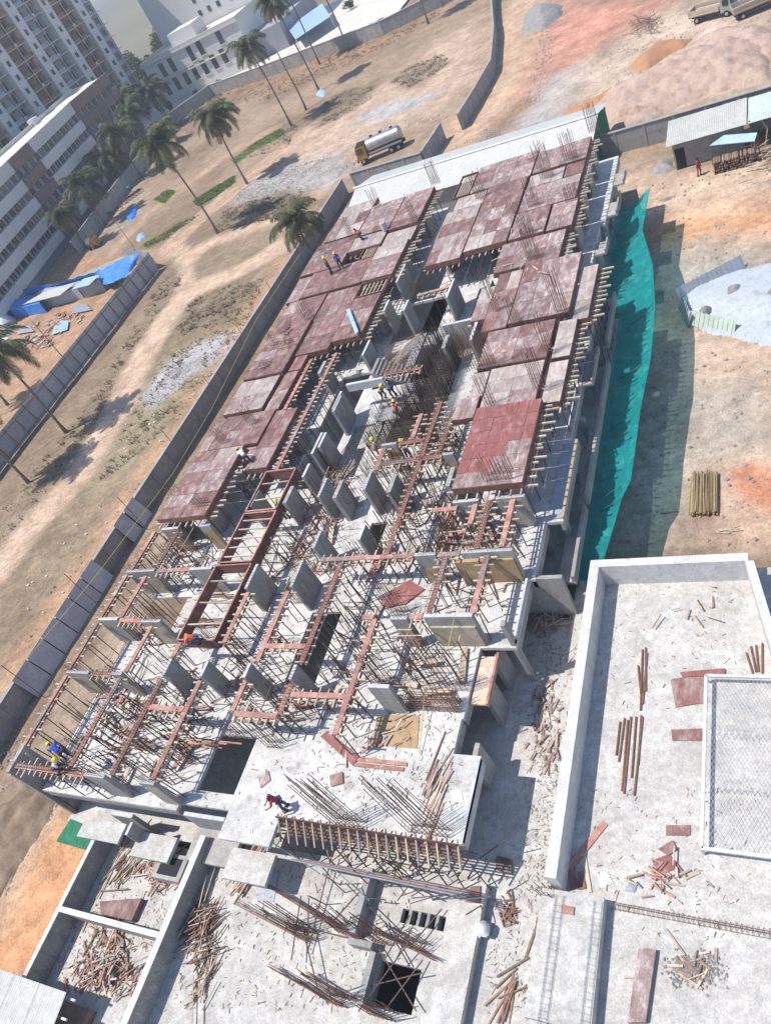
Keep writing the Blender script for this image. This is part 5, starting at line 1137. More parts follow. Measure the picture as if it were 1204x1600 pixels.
def tanker():
    r = thing('tanker_truck', 'water tanker truck with shiny silver tank and yellow cab behind the wall', 'truck', (0,0,0))
    mb = MB(); n = 20; L0, L1 = -3.6, 2.1
    for (x, s) in ((L0,.8),(L0+.12,.97),(L0+.3,1),(L1-.3,1),(L1-.12,.97),(L1,.8)):
        for i in range(n): a = 2*PI*i/n; mb.v.append((x, 1.1*s*math.cos(a), 2.2+.98*s*math.sin(a)))
    for j in range(5):
        for i in range(n): e = (i+1)%n; mb.f.append((j*n+i,j*n+e,(j+1)*n+e,(j+1)*n+i))
    mb.f.append(tuple(range(n))); mb.f.append(tuple(5*n+i for i in range(n))[::-1]); mb.build('tank', M_['steel'], r, False)
    MB().box(-3.4,1.9,-.28,.28,3.14,3.24).build('walkway', M_['galv'], r)
    for x in (-2.4,-.6,1.0): MB().tube((x,0,3.15),(x,0,3.42),.24,10).build('hatch', M_['rubber'], r)
    MB().box(-3.8,4.0,-.42,.42,.75,1.1).build('chassis', M_['rubber'], r)
    c = MB().hexa([(2.35,-1.15,.8),(4.1,-1.15,.8),(4.1,1.15,.8),(2.35,1.15,.8),(2.4,-1.1,2.75),(3.85,-1.1,2.75),(3.85,1.1,2.75),(2.4,1.1,2.75)]).build('cab', M_['yellow'], r)
    MB().hexa([(4.06,-1.0,1.75),(4.10,-1.0,1.75),(4.10,1.0,1.75),(4.06,1.0,1.75),(3.92,-.95,2.55),(3.96,-.95,2.55),(3.96,.95,2.55),(3.92,.95,2.55)]).build('windscreen', M_['glass'], c)
    for s in (-1,1): MB().box(2.75,3.75,s*1.16-.02,s*1.16+.02,1.75,2.5).build('side_window', M_['glass'], c)
    MB().box(2.45,3.8,-1.05,1.05,2.751,2.85).build('cab_roof', M_['rubber'], c)
    MB().box(4.1,4.25,-1.1,1.1,.55,.95).build('bumper', M_['rubber'], r)
    for x in (3.3,-1.5,-2.7):
        for s in (-1,1): wheel(r, x, s*.98)
    for s in (-1,1): MB().box(-3.5,2.0,s*1.12-.04,s*1.12+.04,1.12,1.4).build('side_rail', M_['galv'], r)
    a = A3(632,232,0); b = A3(570,258,0); d = b-a
    place(r, ((a.x+b.x)/2-.3,(a.y+b.y)/2+1.2,0), math.atan2(d.y,d.x))
tanker()
def flatbed(label, loc, rz, cabm, load=True):
    r = thing('flatbed_truck', label, 'truck', (0,0,0))
    MB().box(-3.0,1.0,-1.05,1.05,.85,1.0).build('bed', M_['timber_dark'], r)
    for s in (-1,1):
        for k in range(3): MB().box(-3.0,1.0,s*1.08-.03,s*1.08+.03,1.02+k*.24,1.22+k*.24).build('side_board', M_['timber'], r)
    MB().box(-3.05,-2.98,-1.05,1.05,1.02,1.6).build('tail_board', M_['timber'], r)
    if load:
        for k in range(14): pbox('load_board', M_['timber'], r, (-1+ru(-.4,.4),ru(-.8,.8),1.05+.08*(k//3)), (3.2,.25,.06), ru(-.06,.06))
    c = MB().hexa([(1.15,-1.0,.6),(2.7,-1.0,.6),(2.7,1.0,.6),(1.15,1.0,.6),(1.2,-.95,2.35),(2.35,-.95,2.35),(2.35,.95,2.35),(1.2,.95,2.35)]).build('cab', cabm, r)
    MB().hexa([(2.62,-.85,1.4),(2.66,-.85,1.4),(2.66,.85,1.4),(2.62,.85,1.4),(2.42,-.8,2.15),(2.46,-.8,2.15),(2.46,.8,2.15),(2.42,.8,2.15)]).build('windscreen', M_['glass'], c)
    for s in (-1,1): MB().box(1.5,2.25,s*1.005-.02,s*1.005+.02,1.4,2.1).build('side_window', M_['glass'], c)
    MB().box(-2.9,2.6,-.35,.35,.5,.84).build('chassis', M_['rubber'], r)
    for x in (1.9,-2.0):
        for s in (-1,1): wheel(r, x, s*.9, .42, .25)
    place(r, loc, rz)
a = A3(1092,36,0); b = A3(1142,24,0); flatbed('old flatbed truck with grey green cab and timber load at the top right', ((a.x+b.x)/2,(a.y+b.y)/2+.8,0), math.atan2(b.y-a.y,b.x-a.x), M_['truck_green'])
a = A3(1185,18,0); flatbed('brown truck cut off at the top right corner', (a.x,a.y+.4,0), .2, M_['yellow'], True)
def mixer():
    x, y = at(147,388,0); r = thing('mixer_machine', 'small yellow and white site machine by the dark wall', 'machine', (x,y,0))
    MB().lathe([(.3,.9),(.75,1.2),(.85,1.7),(.55,2.2),(.35,2.35)],(x,y,0),12).build('drum', M_['white_sheet'], r, True)
    MB().box(x+.3,x+2.2,y-.8,y+.8,.5,1.3).build('body', M_['yellow'], r); MB().box(x+1.2,x+2.1,y-.7,y+.7,1.3,2.2).build('hood', M_['yellow'], r)
    for dx in (0,1.8):
        for dy in (-.85,.85): MB().tube((x+dx,y+dy-.1,.4),(x+dx,y+dy+.1,.4),.4,12).build('wheel', M_['rubber'], r)
mixer()
def bike(label, x, y, rz, ma):
    r = thing('motorcycle', label, 'motorcycle', (0,0,0), 'motorcycles parked by the dark wall')
    for xx in (-.62,.62):
        mb = MB(); mb.path([(xx+.29*math.cos(a),0,.31+.29*math.sin(a)) for a in np.linspace(0,2*PI,15)], .05, 5); mb.build('wheel', M_['rubber'], r)
    MB().hexa([(-.5,-.1,.45),(.35,-.1,.45),(.35,.1,.45),(-.5,.1,.45),(-.75,-.12,.78),(.25,-.14,.86),(.25,.14,.86),(-.75,.12,.78)]).build('body', ma, r)
    MB().box(-.7,0,-.13,.13,.8,.88).build('seat', M_['rubber'], r)
    mb = MB().tube((.62,0,.31),(.4,0,1.0),.03,5); mb.tube((.4,-.33,1.02),(.4,.33,1.02),.02,5); mb.build('fork', M_['galv'], r)
    place(r, (x,y,0), rz)
for k in range(10):
    px = 196+ (240-196)*k/9 if k < 6 else 150+(188-150)*(k-6)/3; py = 318-(318-286)*k/9 if k < 6 else 352-(k-6)*8
    x, y = at(px,py,0)
    bike('parked motorcycle, %s in the line from the %s' % (ordw(k+1 if k < 6 else k-5), 'banded wall corner' if k < 6 else 'yellow machine'), x, y, .3+ru(-.2,.2), M_[random.choice(['cloth_red','cloth_dark','cloth_blue','cloth_white'])])
heap('tarpaulin', 'crumpled blue tarpaulin beside the parked motorcycles', 'tarpaulin', [(198,338),(204,324),(214,326),(212,338),(203,346)], 0, .55, M_['tarp_blue'], .25, .5, seed=11, sharp=.35)
heap('tarpaulin', 'small blue and green bundle near the blue huts', 'tarpaulin', [(212,372),(224,362),(226,370),(218,378)], 0, .4, M_['sheet_blue'], .2, .4, seed=12, sharp=.35)
heap('tarpaulin', 'small pale blue bundle at the foot of the very tall palm', 'tarpaulin', [(494,148),(500,138),(510,142),(506,152)], 0, .4, M_['sheet_blue'], .2, .4, seed=13, sharp=.35)
# poles
for k, (px,py,h,lab) in enumerate([(215,395,6.5,'thin pale pole beside the blue tarpaulin end'),(143,378,7,'thin lamp pole in front of the dark wall'),(100,560,7,'thin dark pole leaning behind the sheet fence'),(322,145,5,'lamp pole in the white building yard'),(465,65,6,'pale lamp pole beside the blue canopy')]):
    b = A3(px,py,0); tag(MB().tube(b, b+Vector((0,0,h)), .09, 6, .05).build('pole', M_['galv' if k != 2 else 'timber_dark']), lab, 'pole')

# ------------------------------------------------------------------ people
def skin_obj(name, verts, edges, radii, ma, parent, root=0):
    me = bpy.data.meshes.new(name); me.from_pydata(verts, edges, []); me.materials.append(ma); o = link(name, me, parent)
    o.matrix_parent_inverse = Matrix.Identity(4)
    mo = o.modifiers.new('skin','SKIN'); mo.use_smooth_shade = True
    for i, r_ in enumerate(radii): me.skin_vertices[0].data[i].radius = (r_ if isinstance(r_,tuple) else (r_,r_)); me.skin_vertices[0].data[i].use_root = (i == root)
    su = o.modifiers.new('sub','SUBSURF'); su.levels = 1; su.render_levels = 1
    return o
def person(label, loc, rz, shirt, pants, helmet=None, bend=0.0, squat=0.0, arms='work', vest=None):
    r = thing('person', label, 'person', (0,0,0))
    hip = .93*(1-.45*squat); c, s = math.cos(bend), math.sin(bend)
    up = lambda d, off=0.0: (s*d+off*c, c*d-off*s)                    # along the bent spine: forward x, up z
    def T(d, y=0, off=0.0):
        f, u = up(d, off); return (f, y, hip+u)
    kx = .05+.32*squat
    legs = []
    for sy in (-1,1):
        st = .06*sy
        legs.append([(0,.1*sy,hip-.04),(kx+st,.13*sy,hip*.52+.08*squat),(st-.02-.1*squat,.14*sy,.09),(st+.14-.1*squat,.15*sy,.03)])
    sh = .50; neck = .56; head = .70
    hands = []
    if arms == 'down': ar = [((.03,.25*k,-.28),(.10,.27*k,-.52)) for k in (-1,1)]
    elif arms == 'up': ar = [((.18,.28*k,.0),(.34,.2*k,.22)) for k in (-1,1)]
    else: ar = [((.14,.26*k,-.24),(.36,.17*k,-.34)) for k in (-1,1)]
    # body: head, neck, arms and feet
    V = [T(0),T(.26),T(sh-.02),T(neck),T(neck+.07,0,.015),T(head,0,.02),T(head+.10,0,.01)]; E = [(0,1),(1,2),(2,3),(3,4),(4,5),(5,6)]; Rr = [(.14,.10),(.13,.09),(.15,.10),.055,.062,(.082,.098),.06]
    for k, sy in enumerate((-1,1)):
        p0 = T(sh-.03, .19*sy); e, w = ar[k]; el = (p0[0]+e[0],e[1],p0[2]+e[2]); wr = (p0[0]+w[0],w[1],p0[2]+w[2])
        n = len(V); d = Vector(wr)-Vector(el); d.normalize(); pm = tuple(Vector(wr)+d*.08)
        V += [p0,el,wr,pm]; E += [(2,n),(n,n+1),(n+1,n+2),(n+2,n+3)]; Rr += [.06,.042,.03,(.04,.022)]; hands.append((Vector(pm),d,sy))
        n = len(V); L = legs[k]; V += L; E += [(0,n),(n,n+1),(n+1,n+2),(n+2,n+3)]; Rr += [.085,.06,.042,.04]
    body = skin_obj('body', V, E, Rr, M_['skin'], r)
    mb = MB()
    for (p, d, sy) in hands:
        sd = d.cross(Vector((0,0,1))); sd = sd.normalized() if sd.length > .01 else Vector((0,1,0)); dn = sd.cross(d)
        for i in range(4):
            a = p+sd*(.03-.02*i); L = (.07,.08,.075,.06)[i]; m1 = a+d*L*.55+dn*.01; mb.path([a-d*.02,m1,m1+d*L*.35+dn*.04],[.009,.009,.007],4)
        a = p-d*.05+sd*.035*-sy; mb.path([a,a+sd*-.03*sy+d*.03,a+sd*-.035*sy+d*.065],[.011,.01,.008],4)
    f = mb.build('fingers', M_['skin'], r); f.matrix_parent_inverse = Matrix.Identity(4)
    # shirt with sleeves, trousers
    V = [T(-.02),T(.14),T(.34),T(sh-.02),T(neck-.02)]; E = [(0,1),(1,2),(2,3),(3,4)]; Rr = [(.185,.135),(.17,.125),(.185,.135),(.175,.125),.08]
    for k, sy in enumerate((-1,1)):
        p0 = T(sh-.03,.2*sy); e, w = ar[k]; el = (p0[0]+e[0]*.95,.2*sy+(e[1]-.2*sy)*.95,p0[2]+e[2]*.95); n = len(V); V += [p0,el]; E += [(3,n),(n,n+1)]; Rr += [.085,.065]
    skin_obj('shirt', V, E, Rr, M_[shirt], r)
    if vest:
        V = [T(.02),T(.2),T(sh-.06)]; skin_obj('vest', V, [(0,1),(1,2)], [(.2,.15),(.195,.145),(.2,.14)], M_[vest], r)
    V = [T(.02)]; E = []; Rr = [(.175,.13)]
    for k in range(2):
        L = legs[k]; n = len(V); V += L[:3]; E += [(0,n),(n,n+1),(n+1,n+2)]; Rr += [.105,.082,.065]
    skin_obj('trousers', V, E, Rr, M_[pants], r)
    mb = MB()
    for L in legs:
        x, y, z = L[2]; mb.hexa([(x-.09,y-.05,0),(x+.2,y-.05,0),(x+.2,y+.05,0),(x-.09,y+.05,0),(x-.07,y-.045,.1),(x+.12,y-.045,.08),(x+.12,y+.045,.08),(x-.07,y+.045,.1)])
    o = mb.build('shoes', M_['rubber'], r); o.matrix_parent_inverse = Matrix.Identity(4)
    hc = Vector(T(head+.05,0,.015)); ax = Vector((s,0,c))
    mb = MB()
    if helmet: mb.lathe([(.165,-.02),(.17,.0),(.135,.01),(.13,.05),(.105,.10),(.06,.135),(.01,.145)],(0,0,0),12)
    else: mb.lathe([(.09,-.06),(.102,.0),(.095,.05),(.06,.085),(.01,.095)],(0,0,0),10)
    o = mb.build('hard_hat' if helmet else 'hair', M_[helmet or 'hair'], r, True); o.matrix_parent_inverse = Matrix.Identity(4)
    o.location = hc; o.rotation_euler = (0,bend,0)
    fc = Vector(T(head,0,.105)); mb = MB()
    mb.lathe([(.004,-.02),(.016,-.012),(.012,.012),(.003,.02)],tuple(fc+Vector((.0,0,0))),6)
    o = mb.build('nose', M_['skin'], r); o.matrix_parent_inverse = Matrix.Identity(4)
    r.location = loc; r.rotation_euler = (0,0,rz); r.scale = (1.02,1.02,1.02)
def pp(px,py,z): return A3(px,py,z)
D_ = ZD+.01
person('worker in bright blue shirt and yellow helmet standing on the left deck', pp(534.5,420,D_), 2.4, 'cloth_blue','cloth_dark','helmet_yellow',arms='down')
person('worker in brown shirt and yellow helmet beside the blue shirted worker', pp(518,427,D_), .6, 'cloth_brown','cloth_dark','helmet_yellow',arms='down')
person('worker in orange red shirt crouching on the far left deck', pp(566,374,D_-.02), -1.9, 'cloth_orange','cloth_dark',None,.5,.6)
person('worker in white shirt bending at the edge of the front left deck', pp(391,724,ZD-.25), 2.6, 'cloth_white','cloth_dark','helmet_yellow',1.0,.3)
person('worker in brown shirt with yellow helmet in the shaded bay below the white shirted worker', pp(394,779,ZF), 1.0, 'cloth_brown','cloth_jean','helmet_yellow',.3,0)
person('worker with yellow helmet standing inside the deep board frame', pp(450,810,ZF), 2.0, 'cloth_beige','cloth_dark','helmet_yellow',.2,0)
person('worker in beige shirt and yellow helmet at the lift core, left of three', pp(601,624,ZF+.48), -.4, 'cloth_beige','cloth_dark','helmet_yellow',.6,.3)
person('worker in white and green shirt and white helmet at the lift core', pp(617,620,ZF+.48), 2.8, 'cloth_white','cloth_dark','helmet_white',.7,.2,vest='cloth_teal')
person('worker in pink vest and yellow helmet nearest at the lift core', pp(626,657,ZF+.02), 1.4, 'cloth_pink','cloth_dark','helmet_yellow',.35,0,vest='cloth_orange')
person('worker with yellow helmet by the low wall, left of two in the central floor', pp(593,714,ZF), .9, 'cloth_beige','cloth_brown','helmet_yellow',.2,.1)
person('worker with yellow helmet among the props under the crossing beams', pp(642,718,ZF), 2.2, 'cloth_brown','cloth_dark','helmet_yellow',.3,0)
person('worker in orange shirt squatting on the near deep board frame', pp(312,1004,8.82), -2.6, 'cloth_orange','cloth_jean',None,.9,.9)
person('worker in blue shirt and yellow helmet at the near left corner', pp(108,1184,8.3), 2.9, 'cloth_blue','cloth_dark','helmet_yellow',.9,.3)
person('worker in red vest and yellow helmet squatting on the near left beam', pp(97,1206,8.8), .4, 'cloth_white','cloth_dark','helmet_yellow',.7,.8,vest='cloth_red')
person('worker in dark red shirt and white helmet on the near floor slab', pp(449,1263,ZF), -2.4, 'cloth_red','cloth_jean','helmet_white',.45,0)
person('person in reddish clothes walking in the yard near the sheds', pp(1092,274,0), -.5, 'cloth_red','cloth_red',None,.05,0,'down')
person('person standing by the dark wall beside the short palm', pp(226,281,0), .5, 'cloth_dark','cloth_dark',None,.05,0,'down')
person('person in white standing near the parked motorcycles', pp(205,300,0), -.5, 'cloth_white','cloth_dark',None,.05,0,'down')

# ------------------------------------------------------------------ loose things on the slabs
def board(label, pts, z, ma, th=.05, cat='board', name='formwork_board', lift=0.0):
    P = [at(*p,z) for p in pts]; return tag(MB().prism(P, z+.012+lift, z+.012+th+lift).build(name, M_[ma]), label, cat)
def plank(label, p, q, z, w, ma, th=.05, name='plank', cat='plank'):
    a = A3(*p,z); b = A3(*q,z); return tag(MB().bar(a+Vector((0,0,th/2+.012)), b+Vector((0,0,th/2+.02)), w, th).build(name, M_[ma]), label, cat)
board('dark red plywood sheet on the terrace left of the mesh panel', [(1047,1062),(1100,1056),(1104,1098),(1055,1106)], ZP, 'ply_mid',.06)
board('small red plywood offcut on top of the larger red sheet', [(1062,1052),(1132,1046),(1132,1056),(1066,1060)], ZP, 'ply_red',.04, lift=.07)
board('narrow red board below the dark red sheet', [(1048,1141),(1100,1139),(1102,1158),(1050,1158)], ZP, 'ply_mid',.05)
board('small square red plywood offcut below the mesh panel', [(1018,1345),(1045,1335),(1062,1355),(1030,1368)], ZP, 'ply_red',.04)
board('red plywood offcut touching the mesh panel corner', [(1040,1290),(1078,1290),(1078,1306),(1040,1306)], ZP, 'ply_mid',.04)
board('tilted red plywood offcut above the square one', [(1028,1328),(1050,1314),(1058,1328),(1044,1338)], ZP, 'ply_mid',.04, lift=.05)
board('long red board standing on the terrace at the bottom right', [(999,1484),(1026,1486),(1010,1600),(982,1600)], ZP, 'ply_dust',.25)
board('red plywood box lid lying in the walled pit', [(163,1412),(228,1407),(212,1442),(165,1432)], 3.61, 'ply_mid',.35)
board('wide red plywood plank tilted on the white floor slab', [(502,1152),(512,1143),(562,1184),(552,1197)], ZF, 'ply_red',.08)
board('pair of red boards lying beside the tilted red plank, upper', [(560,1183),(636,1192),(636,1198),(558,1190)], ZF, 'plank_red',.06)
board('pair of red boards lying beside the tilted red plank, lower', [(556,1192),(632,1200),(630,1206),(553,1198)], ZF, 'plank_red',.06)
board('red plywood sheet under the bars between two rows of props', [(592,935),(640,908),(664,922),(634,945),(605,950)], ZF, 'ply_red',.1)
board('tan plywood sheet beside the white slab strip', [(590,1118),(655,1118),(652,1170),(580,1164)], ZF, 'board_tan',.03)
board('small red panel standing flat on the near terrace', [(735,1386),(751,1385),(750,1412),(727,1410)], ZM, 'ply_mid',.08)
board('brown panel in the shadow right of the floor slab', [(778,1340),(800,1345),(800,1368),(776,1360)], ZP, 'ply_mid',.2)
board('pale panel on the white floor slab near the red shirt', [(405,1218),(420,1205),(423,1220),(408,1232)], ZF, 'ply_dust',.06)
board('small square red crate lid on the white floor slab', [(516,1213),(536,1207),(537,1225),(518,1230)], ZF, 'ply_mid',.08)
board('white paper sheet on the white floor slab', [(704,1236),(720,1235),(724,1253),(707,1254)], ZF, 'cloth_white',.02)
board('white sheet on the terrace by the parapet end', [(932,1368),(948,1360),(957,1380),(940,1388)], ZP, 'cloth_white',.02)
board('blue grey sheet leaning on the left deck', [(541,485),(546,482),(560,518),(556,524)], ZD+.3, 'sheet_blue',.05)
board('thin bluish grey board on the near terrace', [(408,1362),(436,1360),(428,1410),(402,1408)], ZM, 'panel_grey',.02)
board('small brown board on the raised beam', [(878,1414),(897,1418),(896,1430),(877,1427)], 3.76, 'plank_red',.06)
for k, (p,q,w,ma,lab) in enumerate([((945,1286),(888,1358),.3,'plank_red','thick plank leaning across the floor beside the white parapet'),((893,1358),(897,1390),.35,'ply_mid','short dark red board at the parapet end'),((905,1362),(910,1390),.3,'ply_mid','second short dark red board at the parapet end'),((912,1330),(922,1395),.12,'timber','pale batten beside the short red boards'),((820,1500),(860,1385),.1,'timber_dark','thin dark batten along the raised beam'),((1052,1412),(1052,1412.5),.1,'timber','x')][:5]): plank(lab,p,q,ZP,w,ma)
# groups of steel pipes on the terrace
for k, (pts, lab) in enumerate([([((975,1122),(966,1190)),((985,1120),(974,1240)),((993,1120),(986,1215)),((1001,1118),(996,1195)),((968,1128),(962,1180)),((1003,1120),(990,1243)),((980,1125),(971,1236))],'row of rusty pipes lying on the terrace'),([((1003,1015),(1000,1110)),((1010,1020),(1003,1100)),((996,1040),(1001,1090)),((1008,1012),(1008,1080))],'thin bundle of rods above the rusty pipes'),([((1172,1010),(1180,1050)),((1180,1008),(1184,1050)),((1190,1005),(1190,1052)),((1165,1020),(1175,1052))],'bundle of short pipes near the mesh panel corner')]):
    h = thing('pipe_row', lab, 'pipes', A3(*pts[0][0],ZP))
    for p, q in pts: ppipe('pipe', M_['rust'], h, A3(*p,ZP+.05), A3(*q,ZP+.05), .05)
def timber_heap(label, px, py, rx, ry, z, n, L=(.6,2.0), mats=('timber','plank_red','timber_dark'), ang=None, zmax=.3, w=(.035,.1), name='timber_heap'):
    h = thing(name, label, 'timber', A3(px,py,z))
    for i in range(n):
        x, y = at(px+random.gauss(0,.5)*rx, py+random.gauss(0,.5)*ry, z); a = ru(0,PI) if ang is None else random.gauss(*ang); l = ru(*L)
        pbox('piece', M_[random.choice(mats)], h, (x,y,z+.04+rnd()**2*zmax), (l,ru(*w),ru(.03,.07)), a, (ru(-.12,.12),ru(-.12,.12)))
PRP = ('plank_red','ply_dust','timber','timber_dark')
timber_heap('heap of broken red and pale timber in the far part of the walled pit', 255,1355,36,36,3.6,90,(.3,1.1),PRP)
timber_heap('loose long rods and boards along the pit wall', 200,1350,36,40,3.6,26,(.8,2.0),('timber_dark','timber'),(1.1,.35),.2,(.04,.08))
timber_heap('big heap of timber offcuts in the near part of the walled pit', 165,1520,50,34,3.6,170,(.2,1.1),PRP,None,.6)
timber_heap('scattered boards in the middle of the near pit', 175,1470,34,25,3.6,26,(.5,1.6),PRP)
timber_heap('large heap of poles and battens on the near terrace', 320,1445,24,46,ZM,80,(.8,2.2),('timber','timber_dark','prop','rust'),(1.0,.6),.4,(.03,.06))
timber_heap('tail of the pole heap towards the bottom edge', 320,1530,20,45,ZM,26,(.8,2.2),('timber_dark','timber'),(1.3,.5),.2,(.03,.06))
timber_heap('stack of red boards beside the landing on the near terrace', 390,1360,12,38,ZM,26,(1.4,2.6),('plank_red','timber'),(1.25,.08),.3)
timber_heap('red and pale boards lying lengthwise on the right of the floor slab', 683,1235,14,50,ZF,14,(1.2,2.6),('plank_red','timber'),(1.35,.1),.2)
timber_heap('long bundle of rusty rods behind the right shear wall', 705,830,16,40,ZF,40,(2.0,3.4),('rust','plank_red'),(1.42,.07),.2,(.03,.06))
timber_heap('bundle of timber beside the red ladder in the central floor', 535,745,10,25,ZF,22,(1.2,2.4),('plank_red','timber'),(1.3,.1),.25)
timber_heap('planks stacked inside the nearest deep board frame', 345,935,22,10,ZF,18,(1.2,2.0),('timber','timber_dark'),(.0,.05),.3)
timber_heap('dark rods stacked on the floor in the left bay', 310,975,34,8,ZF,20,(1.5,2.8),('prop','timber_dark'),(.0,.06),.15,(.05,.08))
timber_heap('poles stacked on the near left floor', 300,1160,34,10,ZF,20,(1.5,2.8),('timber','plank_red','prop'),(.0,.06),.15,(.05,.1))
timber_heap('shelf of stacked boards above the board frame on the left deck', 210,1165,22,8,ZF,14,(1,2.2),('timber','plank_red'),(.1,.1),.2)
timber_heap('scattered offcuts below the mesh panel', 1040,1370,45,24,ZP,30,(.25,1.0),('plank_red','timber','ply_mid'))
timber_heap('rubble and battens at the right of the terrace bottom', 1080,1510,45,30,ZP,16,(.4,1.2),('timber','timber_dark'),None,.08)
timber_heap('broken battens in the gap between the floor slab and the parapet', 850,1130,22,70,ZP,60,(.2,1.0),('timber','timber_dark','ply_dust'),(1.4,.5),.15,(.04,.15))
timber_heap('debris strip at the foot of the big shear wall', 850,975,30,14,ZP,50,(.3,1.3),('timber','timber_dark','plank_red'),None,.3)
timber_heap('coil of scraps and wires beside the raised terrace edge', 795,1420,10,22,ZP,30,(.3,.9),('timber_dark','rust'),None,.15,(.03,.06))
timber_heap('scattered battens near the far parapet', 1080,960,60,40,ZP,9,(.2,.9),('timber','timber_dark'))
timber_heap('poles lying by the terrace edge at the bottom', 790,1560,16,34,ZP,10,(.8,2.2),('plank_red','timber_dark'),(1.1,.4),.1,(.05,.1))
timber_heap('pale offcuts on the white floor slab', 600,1150,60,40,ZF,26,(.3,1.2),('timber','plank_red','ply_pale'))
timber_heap('boards and rods on the near left corner floor', 190,1120,40,40,ZF,36,(.5,1.8),('timber','timber_dark','prop'),None,.2,(.04,.1))
timber_heap('loose planks on the left bay floor', 420,930,20,40,ZF,16,(.5,1.6),('timber','timber_dark'))
timber_heap('planks strewn on the central floor', 480,860,60,40,ZF,40,(.4,1.6),('timber','timber_dark','plank_red'))
timber_heap('planks strewn on the floor by the right wall', 780,860,35,40,ZF,34,(.4,1.6),('timber','plank_red'))
timber_heap('loose battens on the far red decks of the right wing', 800,420,60,60,ZD+.08,9,(.5,1.2),('timber',))
timber_heap('brown brush of rebar ties on the left deck', 450,525,10,24,ZD+.1,40,(.2,.7),('rust',),None,.2,(.02,.04))
timber_heap('wire coils and offcuts on the front of the left deck', 415,572,14,8,ZD+.1,20,(.2,.6),('rebar_dark',),None,.2,(.02,.05))
# clutter of pipes, props and bars on the open floor
random.seed(77)
for k, (x0,x1,y0,y1,n) in enumerate([(-24.2,-20.5,25,31.5,46),(-30.2,-26.8,25.2,29.4,34),(-24.2,-20.2,33,36.3,30),(-19.8,-16.2,25,28,30),(-36.8,-34.4,11,16,26),(-33.4,-31.2,11,16,26),(-41,-37.6,11,16,24),(-30.4,-28,15,20.5,30),(-26.8,-24.8,14.6,16.4,16),(-23.8,-21.2,16.5,23.5,40),(-20.2,-16,17.2,19.8,22),(-41.4,-37.4,24.8,28,26),(-30.4,-28.4,30,33.8,20)]):
    h = thing('prop_group', 'group of upright shoring props with cross pipes, %s counted from the list start' % ordw(k+1), 'props', ((x0+x1)/2,(y0+y1)/2,ZF), 'shoring props on the open floor')
    h['label'] = 'group of upright shoring props %s' % ['in front of the bright red deck, left side','left of the middle of the central floor','behind the crossing beams by the lift core','directly in front of the bright red deck','in the near left bay, third from the corner','in the near left bay, left of the dark shaft','nearest the near left corner','behind the four blade walls','beside the dark shaft between two short beams','in the middle of the white floor','beside the stacked bar cage','under the front left deck','by the low blade walls of the central court'][k]
    for i in range(int(n*1.5)):
        x = ru(x0,x1); y = ru(y0,y1)
        if not f_fill(x,y): continue
        t_ = rnd()
        if t_ < .72: ppipe('prop', M_[random.choice(['prop','prop','rust'])], h, (x,y,ZF),(x+ru(-.2,.2),y+ru(-.2,.2),ZF+ru(1.6,2.5)),random.choice([.03,.035,.022]))
        elif t_ < .88:
            zz = ZF+ru(.7,2.2); L_ = ru(1,2.4); d_ = (L_,0) if rnd() < .5 else (0,L_); ppipe('cross_pipe', M_[random.choice(['prop','timber','rust'])], h, (x,y,zz),(x+d_[0],y+d_[1],zz+ru(-.1,.1)),.028)
        else: pbox('board', M_[random.choice(['plank_red','timber','ply_dust'])], h, (x,y,ZF+ru(.04,.5)), (ru(.8,2.2),ru(.12,.35),.05), random.choice([0,PI/2])+ru(-.2,.2), (ru(-.1,.1),ru(-.1,.1)))
CLUT = [(150,1080),(215,1075),(280,1090),(330,1100),(260,1140),(190,1190),(300,1060),(240,1010),(420,1090),(390,1050),(470,1060),(330,890),(290,920),(430,900),(510,960),(560,1010),(540,1100),(480,1120),(640,1040),(600,780),(560,720),(660,810),(720,800),(500,820),(450,870),(640,660),(690,690),(585,735),(700,950),(740,930)]
for k, (px,py) in enumerate(CLUT):
    c = A3(px,py,ZF)
    if not f_fill(c.x,c.y): continue
    h = thing('pipe_clutter', 'jumble of props, pipes and bars on the open floor, %s counted from the near left' % ordw(k+1), 'pipes', c, 'jumbles of pipes on the open floor')
    for i in range(random.randint(7,13)):
        x = c.x+random.gauss(0,.7); y = c.y+random.gauss(0,.6)
        if not f_fill(x,y): continue
        kind = rnd()
        if kind < .38: a = ru(0,PI); L_ = ru(.8,2.4); p, q = (x,y,ZF+.05),(x+L_*math.cos(a),y+L_*math.sin(a),ZF+ru(.04,.25))
        elif kind < .75: p, q = (x,y,ZF),(x+ru(-.25,.25),y+ru(-.25,.25),ZF+ru(1.2,2.5))
        else: p, q = (x,y,ZF),(x+ru(-1.2,1.2),y+ru(-1.2,1.2),ZF+ru(.8,2.2))
        ppipe('pipe', M_[random.choice(['prop','prop','rust','timber_dark','timber'])], h, p, q, random.choice([.03,.03,.018,.04]))
